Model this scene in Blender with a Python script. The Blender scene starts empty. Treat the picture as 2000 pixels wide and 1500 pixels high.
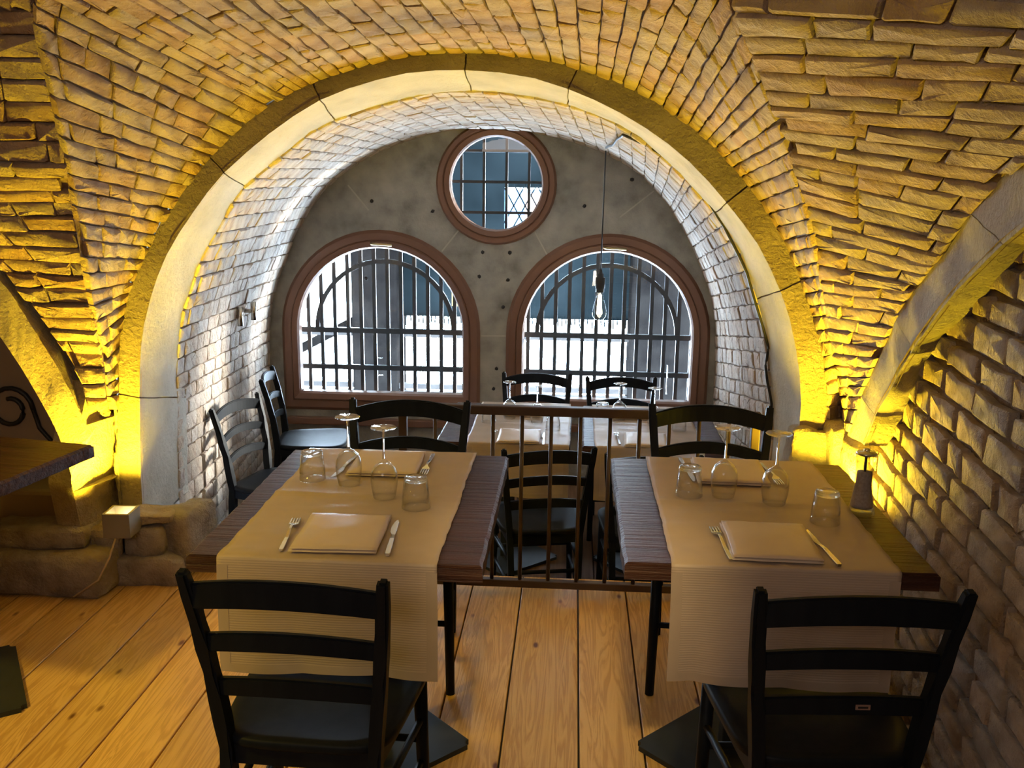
import bpy, bmesh, math, random
from mathutils import Vector, Matrix, noise
from mathutils.geometry import tessellate_polygon
random.seed(7)
C = bpy.context.scene.collection
SC = bpy.context.scene
V = Vector
PI = math.pi

# ------------------------------------------------------------------ camera
cam = bpy.data.cameras.new('camera')
cam.sensor_width = 36; cam.lens = 33.05; cam.clip_start = 0.05; cam.clip_end = 200
co = bpy.data.objects.new('camera', cam); C.objects.link(co)
R3 = Matrix(((0.9977149, 0.0269684, -0.0619489), (0.0663228, -0.2159472, 0.9741499), (0.0128936, -0.9760325, -0.2172423)))
rt, dn, fw = R3.col[0], R3.col[1], R3.col[2]
M = Matrix.Identity(4)
for i in range(3):
    M[i][0], M[i][1], M[i][2] = rt[i], -dn[i], -fw[i]
M[2][3] = 1.64
co.matrix_world = M
SC.camera = co

# ------------------------------------------------------------------ world, daylight, exposure
w = bpy.data.worlds.new('world'); SC.world = w; w.use_nodes = True
nt = w.node_tree; nt.nodes.clear()
wo = nt.nodes.new('ShaderNodeOutputWorld'); wb = nt.nodes.new('ShaderNodeBackground')
wb.inputs['Color'].default_value = (0.64, 0.81, 1.0, 1); wb.inputs['Strength'].default_value = 54.0
nt.links.new(wb.outputs[0], wo.inputs[0])
SC.view_settings.view_transform = 'Standard'; SC.view_settings.look = 'None'
SC.view_settings.exposure = 0.3; SC.view_settings.gamma = 1.0
SC.view_settings.use_curve_mapping = False

def lamp(name, kind, loc, col, power, to=None, **kw):
    l = bpy.data.lights.new(name, kind); l.color = col; l.energy = power
    for k, v in kw.items(): setattr(l, k, v)
    o = bpy.data.objects.new(name, l); C.objects.link(o); o.location = loc
    if to is not None:
        o.rotation_euler = (V(to) - V(loc)).to_track_quat('-Z', 'Y').to_euler()
    return o
# low winter sun through the right-hand window onto the left side of the alcove
lamp('sun', 'SUN', (3, 9, 2), (1.0, 0.93, 0.80), 20.0, to=(3 - 2.1, 9 - 1.72, 2 - 0.17), angle=math.radians(8))
for x, z, sx, sz in ((-1.29, .66, 1.15, 1.05), (.24, .66, 1.15, 1.05), (-.515, 1.58, .6, .6)):   # daylight sampling at the three windows
    p = lamp('window_portal', 'AREA', (x, 6.5, z), (1, 1, 1), 1, to=(x, 0, z), shape='RECTANGLE', size=sx, size_y=sz)
    p.data.cycles.is_portal = True
# unseen lights near the camera, without fittings: soft fill and two floor spots
lamp('room_fill', 'AREA', (-.7, -.9, 2.2), (1.0, .80, .66), 13, to=(-.5, 1.5, .6), shape='RECTANGLE', size=1.2, size_y=.6)  # fill light added to brighten the foreground
lamp('unseen_floor_spot', 'SPOT', (0, .9, 2.3), (1.0, .72, .30), 110, to=(0.02, 2.75, 0), spot_size=math.radians(26), spot_blend=1.0, shadow_soft_size=.05)  # added to warm the floor between the tables
lamp('unseen_floor_spot', 'SPOT', (-2.2, .9, 2.3), (1.0, .68, .08), 150, to=(-1.30, 2.45, 0), spot_size=math.radians(62), spot_blend=1.0, shadow_soft_size=.08)

SC.cycles.max_bounces = 7; SC.cycles.diffuse_bounces = 4; SC.cycles.transparent_max_bounces = 24
SC.cycles.caustics_reflective = False; SC.cycles.caustics_refractive = False
SC.cycles.sample_clamp_indirect = 6
try:
    SC.cycles.use_denoising = True
except Exception: pass

# ------------------------------------------------------------------ materials
def ramp(n, stops):
    r = n.new('ShaderNodeValToRGB'); e = r.color_ramp.elements
    while len(e) < len(stops): e.new(0.5)
    for i, (p, c) in enumerate(stops):
        e[i].position = p; e[i].color = (*c, 1)
    return r
def mat(name, cols, rough=.8, scale=(8, 8, 8), detail=6, bump=.0, bscale=40, bdist=.01, rand=0., metal=0., coat=0., sheen=0, transl=0., spec=.5, bdetail=6):
    m = bpy.data.materials.new(name); m.use_nodes = True
    t = m.node_tree; n = t.nodes; L = t.links; b = n['Principled BSDF']
    tc = n.new('ShaderNodeTexCoord'); mp = n.new('ShaderNodeMapping'); mp.inputs['Scale'].default_value = scale
    L.new(tc.outputs['Object'], mp.inputs[0])
    nz = n.new('ShaderNodeTexNoise'); nz.inputs['Detail'].default_value = detail; nz.inputs['Scale'].default_value = 1
    L.new(mp.outputs[0], nz.inputs['Vector'])
    st = [(.28 + .44 * i / max(1, len(cols) - 1), c) for i, c in enumerate(cols)]
    r = ramp(n, st); L.new(nz.outputs['Fac'], r.inputs[0]); colo = r.outputs[0]
    if rand:
        oi = n.new('ShaderNodeObjectInfo'); hs = n.new('ShaderNodeHueSaturation')
        mr = n.new('ShaderNodeMapRange'); mr.inputs['To Min'].default_value = 1 - rand; mr.inputs['To Max'].default_value = 1 + rand
        L.new(oi.outputs['Random'], mr.inputs[0]); L.new(mr.outputs[0], hs.inputs['Value']); L.new(colo, hs.inputs['Color'])
        m2 = n.new('ShaderNodeMath'); m2.operation = 'MULTIPLY_ADD'; m2.inputs[1].default_value = 7.31; m2.inputs[2].default_value = 0
        fr = n.new('ShaderNodeMath'); fr.operation = 'FRACT'
        L.new(oi.outputs['Random'], m2.inputs[0]); L.new(m2.outputs[0], fr.inputs[0])
        mr2 = n.new('ShaderNodeMapRange'); mr2.inputs['To Min'].default_value = .62; mr2.inputs['To Max'].default_value = 1.12
        L.new(fr.outputs[0], mr2.inputs[0]); L.new(mr2.outputs[0], hs.inputs['Saturation'])
        colo = hs.outputs[0]
    L.new(colo, b.inputs['Base Color'])
    b.inputs['Roughness'].default_value = rough; b.inputs['Metallic'].default_value = metal
    b.inputs['Specular IOR Level'].default_value = spec
    b.inputs['Coat Weight'].default_value = coat; b.inputs['Coat Roughness'].default_value = .15
    if bump:
        nb = n.new('ShaderNodeTexNoise'); nb.inputs['Scale'].default_value = bscale; nb.inputs['Detail'].default_value = bdetail
        nb.inputs['Roughness'].default_value = .65
        if isinstance(scale, tuple) and max(scale) > 4 * min(scale):
            L.new(mp.outputs[0], nb.inputs['Vector'])
        else: L.new(tc.outputs['Object'], nb.inputs['Vector'])
        bp = n.new('ShaderNodeBump'); bp.inputs['Strength'].default_value = bump; bp.inputs['Distance'].default_value = bdist
        L.new(nb.outputs['Fac'], bp.inputs['Height']); L.new(bp.outputs[0], b.inputs['Normal'])
    if transl:
        tl = n.new('ShaderNodeBsdfTranslucent'); mx = n.new('ShaderNodeMixShader'); mx.inputs[0].default_value = transl
        L.new(colo, tl.inputs[0]); L.new(b.outputs[0], mx.inputs[1]); L.new(tl.outputs[0], mx.inputs[2])
        L.new(mx.outputs[0], n['Material Output'].inputs[0])
    return m
def glassy(name, tint=(1, 1, 1), f0=.04, edge=.6, blend=.35, rough=0.0):
    """thin clear glass: light passes through, the glancing rim reflects"""
    m = bpy.data.materials.new(name); m.use_nodes = True
    n = m.node_tree.nodes; L = m.node_tree.links; n.clear()
    o = n.new('ShaderNodeOutputMaterial'); tr = n.new('ShaderNodeBsdfTransparent'); gl = n.new('ShaderNodeBsdfGlossy')
    tr.inputs[0].default_value = (*tint, 1); gl.inputs['Roughness'].default_value = rough
    lw = n.new('ShaderNodeLayerWeight'); lw.inputs['Blend'].default_value = blend
    mr = n.new('ShaderNodeMapRange'); mr.inputs['To Min'].default_value = f0; mr.inputs['To Max'].default_value = edge
    mx = n.new('ShaderNodeMixShader'); pw = n.new('ShaderNodeMath'); pw.operation = 'POWER'; pw.inputs[1].default_value = 2.2
    L.new(lw.outputs['Facing'], pw.inputs[0]); L.new(pw.outputs[0], mr.inputs[0]); L.new(mr.outputs[0], mx.inputs[0])
    L.new(tr.outputs[0], mx.inputs[1]); L.new(gl.outputs[0], mx.inputs[2]); L.new(mx.outputs[0], o.inputs[0])
    return m
def emis(name, col, s):
    m = bpy.data.materials.new(name); m.use_nodes = True; b = m.node_tree.nodes['Principled BSDF']
    b.inputs['Base Color'].default_value = (*col, 1); b.inputs['Emission Color'].default_value = (*col, 1); b.inputs['Emission Strength'].default_value = s
    return m
MT = dict(
    brick=mat('brick_tan', [(.30, .19, .12), (.46, .32, .22), (.56, .42, .31)], .9, (9, 9, 9), 8, .9, 38, .03, rand=.09),
    brickpale=mat('brick_pale', [(.40, .27, .20), (.54, .44, .35), (.66, .58, .49)], .88, (12, 12, 12), 8, .8, 42, .022, rand=.09),
    brickwall=mat('brick_wall', [(.30, .215, .155), (.45, .345, .255), (.57, .46, .355)], .9, (10, 10, 10), 8, 1.0, 32, .034, rand=.09),
    mortar=mat('mortar', [(.20, .13, .095), (.30, .21, .155), (.36, .26, .20)], .95, (14, 14, 14), 6, .9, 60, .02),
    stone=mat('arch_stone', [(.36, .30, .25), (.47, .41, .34), (.55, .49, .42)], .85, (6, 6, 6), 8, .9, 60, .022, rand=.06),
    facestone=mat('arch_face_stone', [(.20, .155, .13), (.29, .235, .20), (.36, .30, .26)], .9, (6, 6, 6), 8, 1.0, 60, .026, rand=.05),
    soffit=mat('cream_stone', [(.38, .355, .29), (.50, .47, .39), (.58, .545, .455)], .85, (5, 5, 5), 8, .6, 45, .012, rand=.05),
    rough=mat('rough_stone', [(.34, .27, .19), (.48, .40, .29), (.58, .50, .38)], .9, (7, 7, 7), 8, 1.0, 55, .03, rand=.08),
    rubble=mat('rubble_stone', [(.20, .16, .11), (.34, .28, .20), (.46, .40, .31)], .9, (9, 9, 9), 8, .9, 26, .045, rand=.09),
    plaster=mat('plaster', [(.27, .21, .15), (.31, .24, .18)], .9, (3, 3, 3), 4, .25, 30, .004),
    grey=mat('window_wall_stone', [(.20, .195, .175), (.34, .33, .295), (.44, .42, .37)], .92, (7, 7, 7), 9, .8, 50, .006),
    joint=mat('pale_joint', [(.42, .40, .34), (.5, .48, .42)], .9),
    frame=mat('window_wood', [(.17, .085, .055), (.22, .115, .075)], .42, (3, 3, 3), 4, .05, 30, .002, spec=.4),
    brass=mat('brass', [(.62, .5, .28), (.7, .56, .32)], .28, metal=1.0),
    iron=mat('iron', [(.045, .05, .055), (.07, .075, .08)], .45, metal=.6),
    rail=mat('rail_iron', [(.05, .033, .03), (.075, .05, .045)], .4, metal=.3),
    chair=mat('black_wood', [(.006, .008, .012), (.010, .013, .018)], .5, (30, 30, 4), 4, .08, 3, .002, spec=.11),
    table=mat('dark_wood', [(.022, .008, .006), (.055, .022, .015), (.085, .038, .024)], .36, (3, 55, 55), 8, .85, 1.0, .012, spec=.22),
    plate=mat('dark_steel', [(.018, .022, .024), (.03, .034, .036)], .5, spec=.2),
    cloth=mat('beige_cloth', [(.58, .475, .385), (.62, .51, .415)], .42, (20, 20, 20), 4, .12, 300, .001, transl=.25, spec=.4),
    hem=mat('hem_band', [(.50, .405, .325), (.54, .44, .355)], .5, (20, 20, 20), 4, .1, 300, .001, transl=.15),
    napkin=mat('cream_napkin', [(.62, .51, .41), (.66, .55, .445)], .4, (20, 20, 20), 4, .12, 300, .001, spec=.4),
    steel=mat('steel', [(.62, .60, .56), (.7, .68, .64)], .2, metal=1.0),
    lampbox=mat('lamp_metal', [(.24, .22, .18), (.28, .26, .21)], .5, metal=.2),
    black=mat('black_rubber', [(.01, .01, .012), (.02, .02, .022)], .5),
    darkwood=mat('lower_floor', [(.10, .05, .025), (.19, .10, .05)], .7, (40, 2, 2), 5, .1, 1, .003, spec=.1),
    pipe=mat('pipe_paint', [(.42, .32, .2), (.48, .37, .24)], .5),
    pepper=mat('peppercorn', [(.30, .24, .21), (.42, .36, .33)], .8, (150, 150, 150), 3, .6, 180, .004),
    paving=mat('outdoor_paving', [(.10, .095, .085), (.16, .15, .135)], .9, spec=0),
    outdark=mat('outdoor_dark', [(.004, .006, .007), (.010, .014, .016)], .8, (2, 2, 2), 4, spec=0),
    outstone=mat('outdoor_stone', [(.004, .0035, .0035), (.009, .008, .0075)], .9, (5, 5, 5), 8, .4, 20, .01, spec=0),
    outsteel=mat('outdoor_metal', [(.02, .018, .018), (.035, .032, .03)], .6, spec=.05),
    outblue=mat('outdoor_blue', [(.05, .09, .2), (.08, .13, .26)], .7, spec=0),
    outpink=mat('outdoor_pink', [(.14, .08, .06), (.18, .10, .07)], .7, spec=0),
    yellow=mat('yellow_shade', [(.75, .5, .06), (.8, .55, .08)], .6, transl=.5),
    tag=mat('tag_paper', [(.25, .16, .13), (.28, .18, .15)], .6),
    glass=glassy('drinking_glass', (.99, .995, .995), .03, .9, .5),
    pane=glassy('window_pane', (.93, .96, .97), .035, .5, .2),
    bulbglass=glassy('bulb_glass', (1, .99, .96), .03, .6, .3),
    glow=emis('filament', (1, .86, .6), 45),
    ledglow=emis('lamp_disc', (1, .78, .35), 25),
)
def solid_glass():
    m = bpy.data.materials.new('solid_glass'); m.use_nodes = True; n = m.node_tree.nodes; L = m.node_tree.links; n.clear()
    o = n.new('ShaderNodeOutputMaterial'); g = n.new('ShaderNodeBsdfGlass'); g.inputs['IOR'].default_value = 1.47; g.inputs['Roughness'].default_value = 0.02
    t = n.new('ShaderNodeBsdfTransparent'); mx = n.new('ShaderNodeMixShader'); mx.inputs[0].default_value = .35
    L.new(g.outputs[0], mx.inputs[1]); L.new(t.outputs[0], mx.inputs[2]); L.new(mx.outputs[0], o.inputs[0]); return m
MT['solidglass'] = solid_glass()
def weave(m):       # fine cross ribs of the woven runner
    n = m.node_tree.nodes; L = m.node_tree.links; tc = n.new('ShaderNodeTexCoord'); wv = n.new('ShaderNodeTexWave')
    wv.bands_direction = 'Z'; wv.inputs['Scale'].default_value = 52; wv.inputs['Distortion'].default_value = .15
    L.new(tc.outputs['Object'], wv.inputs['Vector'])
    bp = n.new('ShaderNodeBump'); bp.inputs['Strength'].default_value = .22; bp.inputs['Distance'].default_value = .002
    L.new(wv.outputs['Fac'], bp.inputs['Height']); b = n['Principled BSDF']
    old = b.inputs['Normal'].links[0].from_node; L.new(old.outputs[0], bp.inputs['Normal']); L.new(bp.outputs[0], b.inputs['Normal'])
weave(MT['cloth'])
# pine floor boards: long grain, knots, honey varnish
def pine():
    m = bpy.data.materials.new('pine_board'); m.use_nodes = True
    t = m.node_tree; n = t.nodes; L = t.links; b = n['Principled BSDF']
    tc = n.new('ShaderNodeTexCoord'); oi = n.new('ShaderNodeObjectInfo')
    ad = n.new('ShaderNodeVectorMath'); ad.operation = 'ADD'
    cb = n.new('ShaderNodeCombineXYZ'); ml = n.new('ShaderNodeMath'); ml.operation = 'MULTIPLY'; ml.inputs[1].default_value = 37
    L.new(oi.outputs['Random'], ml.inputs[0]); L.new(ml.outputs[0], cb.inputs[1]); L.new(tc.outputs['Object'], ad.inputs[0]); L.new(cb.outputs[0], ad.inputs[1])
    mp = n.new('ShaderNodeMapping'); mp.inputs['Scale'].default_value = (16, .9, 16); L.new(ad.outputs[0], mp.inputs[0])
    nz = n.new('ShaderNodeTexNoise'); nz.inputs['Scale'].default_value = 1.4; nz.inputs['Detail'].default_value = 5; nz.inputs['Distortion'].default_value = 1.2
    L.new(mp.outputs[0], nz.inputs['Vector'])
    sn = n.new('ShaderNodeMath'); sn.operation = 'MULTIPLY'; sn.inputs[1].default_value = 46; L.new(nz.outputs['Fac'], sn.inputs[0])
    s2 = n.new('ShaderNodeMath'); s2.operation = 'SINE'; L.new(sn.outputs[0], s2.inputs[0])
    mr = n.new('ShaderNodeMapRange'); mr.inputs['From Min'].default_value = -1; L.new(s2.outputs[0], mr.inputs[0])
    r1 = ramp(n, [(0, (.54, .31, .085)), (.55, (.66, .405, .125)), (1, (.72, .465, .155))]); L.new(mr.outputs[0], r1.inputs[0])
    mp2 = n.new('ShaderNodeMapping'); mp2.inputs['Scale'].default_value = (7.5, 3.2, 7); L.new(ad.outputs[0], mp2.inputs[0])
    vo = n.new('ShaderNodeTexVoronoi'); vo.inputs['Scale'].default_value = 1; L.new(mp2.outputs[0], vo.inputs['Vector'])
    r2 = ramp(n, [(.0, (.13, .05, .02)), (.045, (.22, .09, .035)), (.09, (1, 1, 1))]); L.new(vo.outputs['Distance'], r2.inputs[0])
    mx = n.new('ShaderNodeMixRGB'); mx.blend_type = 'MULTIPLY'; mx.inputs[0].default_value = 1
    L.new(r1.outputs[0], mx.inputs[1]); L.new(r2.outputs[0], mx.inputs[2])
    hs = n.new('ShaderNodeHueSaturation'); m3 = n.new('ShaderNodeMapRange'); m3.inputs['To Min'].default_value = .85; m3.inputs['To Max'].default_value = 1.12
    L.new(oi.outputs['Random'], m3.inputs[0]); L.new(m3.outputs[0], hs.inputs['Value']); L.new(mx.outputs[0], hs.inputs['Color'])
    L.new(hs.outputs[0], b.inputs['Base Color']); b.inputs['Roughness'].default_value = .38
    bp = n.new('ShaderNodeBump'); bp.inputs['Strength'].default_value = .12; bp.inputs['Distance'].default_value = .004
    L.new(mr.outputs[0], bp.inputs['Height']); L.new(bp.outputs[0], b.inputs['Normal'])
    return m
MT['pine'] = pine()

# ------------------------------------------------------------------ measured profile curves of the vaults and arches (metres)
MA=[(-1.838,3.6,0.685),(-1.83,3.6,0.788),(-1.82,3.6,0.891),(-1.807,3.6,0.993),(-1.785,3.6,1.092),(-1.749,3.6,1.188),(-1.702,3.6,1.279),(-1.648,3.6,1.366),(-1.591,3.6,1.453),(-1.531,3.6,1.536),(-1.467,3.6,1.616),(-1.398,3.6,1.692),(-1.324,3.6,1.763),(-1.244,3.6,1.827),(-1.159,3.6,1.885),(-1.07,3.6,1.935),(-0.976,3.6,1.976),(-0.879,3.6,2.009),(-0.78,3.6,2.038),(-0.68,3.6,2.06),(-0.578,3.6,2.074),(-0.476,3.6,2.081),(-0.373,3.6,2.081),(-0.27,3.6,2.075),(-0.168,3.6,2.062),(-0.067,3.6,2.043),(0.033,3.6,2.018),(0.13,3.6,1.986),(0.224,3.6,1.945),(0.314,3.6,1.896),(0.4,3.6,1.839),(0.482,3.6,1.777),(0.559,3.6,1.709),(0.629,3.6,1.635),(0.693,3.6,1.555),(0.752,3.6,1.47),(0.805,3.6,1.382),(0.852,3.6,1.29),(0.893,3.6,1.196),(0.93,3.6,1.1),(0.959,3.6,1.002),(0.979,3.6,0.901),(0.991,3.6,0.799),(1.0,3.6,0.696)]
MB=[(-1.811,3.477,0.717),(-1.809,3.473,0.796),(-1.804,3.46,0.875),(-1.787,3.417,0.957),(-1.75,3.324,1.061),(-1.703,3.207,1.193),(-1.665,3.114,1.322),(-1.639,3.048,1.436),(-1.615,2.988,1.536),(-1.59,2.925,1.622),(-1.556,2.84,1.72),(-1.508,2.72,1.837),(-1.46,2.599,1.945),(-1.432,2.53,2.028),(-1.374,2.457,2.085),(-1.212,2.281,2.115),(-1.01,2.092,2.127),(-0.86,2.007,2.13),(-0.753,1.98,2.13),(-0.666,1.964,2.13),(-0.587,1.951,2.13),(-0.506,1.928,2.13),(-0.423,1.894,2.13),(-0.331,1.859,2.13),(-0.221,1.835,2.13),(-0.106,1.828,2.13),(0.007,1.85,2.13),(0.128,1.921,2.123),(0.243,2.045,2.096),(0.314,2.153,2.048),(0.364,2.247,1.973),(0.444,2.408,1.871),(0.533,2.585,1.775),(0.598,2.717,1.697),(0.653,2.826,1.614),(0.702,2.925,1.527),(0.748,3.016,1.442),(0.796,3.112,1.353),(0.852,3.224,1.253),(0.911,3.342,1.146),(0.963,3.445,1.043),(1.01,3.54,0.935),(1.06,3.641,0.809),(1.112,3.744,0.673)]
LA=[(-1.431,2.528,2.107),(-1.44,2.551,2.08),(-1.477,2.643,1.957),(-1.55,2.825,1.789),(-1.581,2.903,1.655),(-1.644,3.06,1.525),(-1.665,3.113,1.405),(-1.691,3.178,1.292),(-1.705,3.213,1.234),(-1.742,3.305,1.072),(-1.792,3.429,0.952),(-1.797,3.443,0.849),(-1.811,3.477,0.717)]
LB=[(-2.298,3.002,2.195),(-2.302,2.998,2.141),(-2.313,2.987,2.01),(-2.33,2.97,1.798),(-2.322,2.978,1.663),(-2.212,3.088,1.515),(-2.122,3.178,1.409),(-2.05,3.25,1.304),(-2.019,3.281,1.229),(-1.951,3.349,1.07),(-1.916,3.384,0.969),(-1.879,3.421,0.849),(-1.869,3.431,0.727)]
ALO=[(-2.254,3.046,1.516),(-2.134,3.166,1.4),(-2.053,3.247,1.249),(-2.007,3.293,1.127),(-1.977,3.323,1.026),(-1.929,3.371,0.883),(-1.891,3.409,0.724),(-1.876,3.424,0.605)]
ALI=[(-2.27,3.03,1.313),(-2.16,3.14,1.198),(-2.067,3.233,1.044),(-2.028,3.272,0.93),(-1.997,3.303,0.825),(-1.966,3.334,0.711),(-1.948,3.352,0.633),(-1.927,3.373,0.473)]
RA=[(0.335,2.189,2.056),(0.329,2.178,1.995),(0.399,2.319,1.926),(0.481,2.481,1.83),(0.584,2.687,1.714),(0.63,2.781,1.652),(0.712,2.943,1.533),(0.785,3.09,1.399),(0.821,3.163,1.316),(0.901,3.322,1.155),(0.967,3.454,0.999),(1.038,3.597,0.853),(1.114,3.749,0.661)]
RB=[(0.858,1.44,1.874),(0.865,1.528,1.86),(0.873,1.641,1.83),(0.885,1.8,1.748),(0.91,2.14,1.633),(0.922,2.298,1.562),(0.934,2.451,1.468),(0.947,2.628,1.37),(0.951,2.683,1.34),(0.967,2.896,1.189),(0.977,3.025,1.068),(0.986,3.153,0.954),(0.997,3.301,0.76)]
ARO=[(0.858,1.44,1.874),(0.873,1.641,1.83),(0.886,1.808,1.77),(0.901,2.018,1.695),(0.922,2.298,1.562),(0.934,2.451,1.468),(0.95,2.671,1.35),(0.96,2.805,1.276),(0.967,2.896,1.189),(0.975,3.01,1.081),(0.986,3.153,0.954),(0.994,3.254,0.849),(1.0,3.336,0.741)]
ARI=[(0.847,1.291,1.753),(0.864,1.522,1.699),(0.88,1.727,1.645),(0.891,1.881,1.588),(0.906,2.081,1.506),(0.925,2.334,1.381),(0.937,2.498,1.278),(0.944,2.593,1.214),(0.955,2.738,1.106),(0.962,2.824,1.026),(0.971,2.948,0.932),(0.976,3.018,0.846),(0.98,3.078,0.777)]
ARS=[(0.945,1.395,1.709),(0.963,1.637,1.647),(0.979,1.849,1.581),(0.989,1.988,1.53),(1.004,2.187,1.486),(1.023,2.437,1.336),(1.033,2.575,1.268),(1.041,2.688,1.207),(1.051,2.822,1.092),(1.055,2.876,1.017),(1.062,2.96,0.931),(1.066,3.021,0.848),(1.072,3.098,0.774)]
P0=[(x,3.6,z) for x,z in [(-1.862,.16),(-1.861,0.401),(-1.852,0.519),(-1.842,0.637),(-1.833,0.756),(-1.823,0.874),(-1.811,0.992),(-1.787,1.107),(-1.741,1.216),(-1.679,1.317),(-1.616,1.417),(-1.551,1.516),(-1.476,1.607),(-1.398,1.696),(-1.315,1.779),(-1.218,1.848),(-1.12,1.914),(-1.014,1.965),(-0.902,2.005),(-0.788,2.037),(-0.674,2.066),(-0.557,2.08),(-0.45,2.084),(-0.332,2.082),(-0.214,2.072),(-0.097,2.051),(0.018,2.025),(0.131,1.99),(0.24,1.943),(0.341,1.881),(0.438,1.813),(0.531,1.74),(0.616,1.659),(0.688,1.565),(0.756,1.468),(0.817,1.367),(0.868,1.26),(0.914,1.151),(0.953,1.039),(0.978,0.924),(0.991,0.806),(1.001,0.688),(1.003,.16)]]
P1=[(x,3.6,z) for x,z in [(-1.765,.16),(-1.761,0.405),(-1.755,0.516),(-1.748,0.628),(-1.741,0.739),(-1.731,0.85),(-1.718,0.961),(-1.693,1.069),(-1.655,1.174),(-1.613,1.277),(-1.555,1.372),(-1.489,1.461),(-1.42,1.549),(-1.344,1.631),(-1.259,1.703),(-1.171,1.772),(-1.079,1.835),(-0.984,1.893),(-0.882,1.936),(-0.775,1.968),(-0.667,1.997),(-0.557,2.01),(-0.457,2.014),(-0.345,2.011),(-0.234,2.0),(-0.125,1.979),(-0.02,1.943),(0.084,1.902),(0.184,1.853),(0.28,1.797),(0.372,1.733),(0.456,1.661),(0.533,1.58),(0.607,1.497),(0.678,1.411),(0.735,1.315),(0.786,1.216),(0.827,1.113),(0.857,1.005),(0.88,0.896),(0.893,0.785),(0.893,0.674),(.893,.16)]]
P2=[(x,4.0,z) for x,z in [(-1.79,.16),(-1.787,0.273),(-1.781,0.389),(-1.774,0.505),(-1.768,0.622),(-1.76,0.738),(-1.749,0.853),(-1.728,0.967),(-1.694,1.078),(-1.648,1.185),(-1.601,1.291),(-1.54,1.389),(-1.478,1.487),(-1.408,1.577),(-1.315,1.647),(-1.223,1.717),(-1.132,1.79),(-1.031,1.845),(-0.922,1.886),(-0.81,1.918),(-0.698,1.946),(-0.584,1.969),(-0.48,1.975),(-0.364,1.974),(-0.248,1.96),(-0.133,1.943),(-0.02,1.916),(0.09,1.881),(0.195,1.832),(0.29,1.766),(0.382,1.694),(0.468,1.617),(0.548,1.533),(0.62,1.442),(0.683,1.344),(0.735,1.24),(0.779,1.133),(0.815,1.023),(0.839,0.909),(0.855,0.794),(0.871,0.679),(0.887,0.563),(.89,.16)]]
P3=[(x,6.2,z) for x,z in [(-2.08,-.05),(-2.078,0.029),(-2.075,0.167),(-2.071,0.306),(-2.067,0.444),(-2.058,0.583),(-2.041,0.72),(-2.008,0.854),(-1.962,0.984),(-1.905,1.111),(-1.848,1.237),(-1.778,1.356),(-1.698,1.469),(-1.604,1.57),(-1.496,1.654),(-1.378,1.727),(-1.256,1.792),(-1.126,1.84),(-0.995,1.884),(-0.86,1.912),(-0.723,1.931),(-0.585,1.931),(-0.46,1.927),(-0.322,1.921),(-0.186,1.896),(-0.051,1.864),(0.081,1.823),(0.211,1.777),(0.333,1.713),(0.445,1.633),(0.543,1.535),(0.632,1.429),(0.707,1.313),(0.774,1.192),(0.836,1.069),(0.892,0.942),(0.928,0.809),(0.951,0.673),(0.96,0.534),(0.965,0.396),(0.967,0.257),(0.968,0.119),(.969,-.05)]]
# ------------------------------------------------------------------ mesh helpers
def link(name, me, parent=None, m=None, loc=None):
    o = bpy.data.objects.new(name, me); C.objects.link(o)
    if parent is not None: o.parent = parent
    if m is not None: me.materials.append(MT[m])
    if loc is not None: o.location = loc
    return o
def mesh(name, vs, fs, m, parent=None, smooth=False, loc=None):
    me = bpy.data.meshes.new(name); me.from_pydata([tuple(v) for v in vs], [], fs); me.update()
    if smooth: me.polygons.foreach_set('use_smooth', [True] * len(me.polygons))
    return link(name, me, parent, m, loc)
def bmobj(name, bm, m, parent=None, smooth=False, loc=None):
    bmesh.ops.recalc_face_normals(bm, faces=bm.faces[:])
    me = bpy.data.meshes.new(name); bm.to_mesh(me); bm.free()
    if smooth: me.polygons.foreach_set('use_smooth', [True] * len(me.polygons))
    return link(name, me, parent, m, loc)
def thing(name, label, cat, loc=(0, 0, 0), rz=0, group=None):
    o = bpy.data.objects.new(name, None); C.objects.link(o); o.location = loc; o.rotation_euler = (0, 0, rz)
    o.empty_display_size = .1
    o['label'] = label; o['category'] = cat
    if group: o['group'] = group
    return o
def struct(name, label=None):
    o = bpy.data.objects.new(name, None); C.objects.link(o); o['kind'] = 'structure'; o.empty_display_size = .1
    if label: o['label'] = label
    return o
def tag(o, label, cat, group=None):
    o['label'] = label; o['category'] = cat
    if group: o['group'] = group
    return o
def copytree(o, parent=None):
    c = o.copy(); C.objects.link(c)
    if parent is not None: c.parent = parent; c.matrix_parent_inverse = o.matrix_parent_inverse.copy()
    for ch in list(o.children): copytree(ch, c)
    return c
def place(o, loc, rz=0, label=None, group=None):
    o.location = loc; o.rotation_euler = (0, 0, rz)
    if label: o['label'] = label
    if group: o['group'] = group
    return o
def bar(bm, a, b, w, h, up=V((0, 0, 1)), w2=None, h2=None):
    """square bar from a to b"""
    a, b = V(a), V(b); d = (b - a).normalized(); s = d.cross(up)
    if s.length < 1e-4: s = d.cross(V((0, 1, 0)))
    s.normalize(); u = s.cross(d).normalized()
    w2 = w if w2 is None else w2; h2 = h if h2 is None else h2
    vs = []
    for p, ww, hh in ((a, w, h), (b, w2, h2)):
        for i, j in ((-1, -1), (1, -1), (1, 1), (-1, 1)):
            vs.append(bm.verts.new(p + s * ww / 2 * i + u * hh / 2 * j))
    for f in ((0, 3, 2, 1), (4, 5, 6, 7), (0, 1, 5, 4), (1, 2, 6, 5), (2, 3, 7, 6), (3, 0, 4, 7)):
        bm.faces.new([vs[k] for k in f])
def box(bm, c, s):
    bar(bm, (c[0], c[1] - s[1] / 2, c[2]), (c[0], c[1] + s[1] / 2, c[2]), s[0], s[2])
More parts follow.
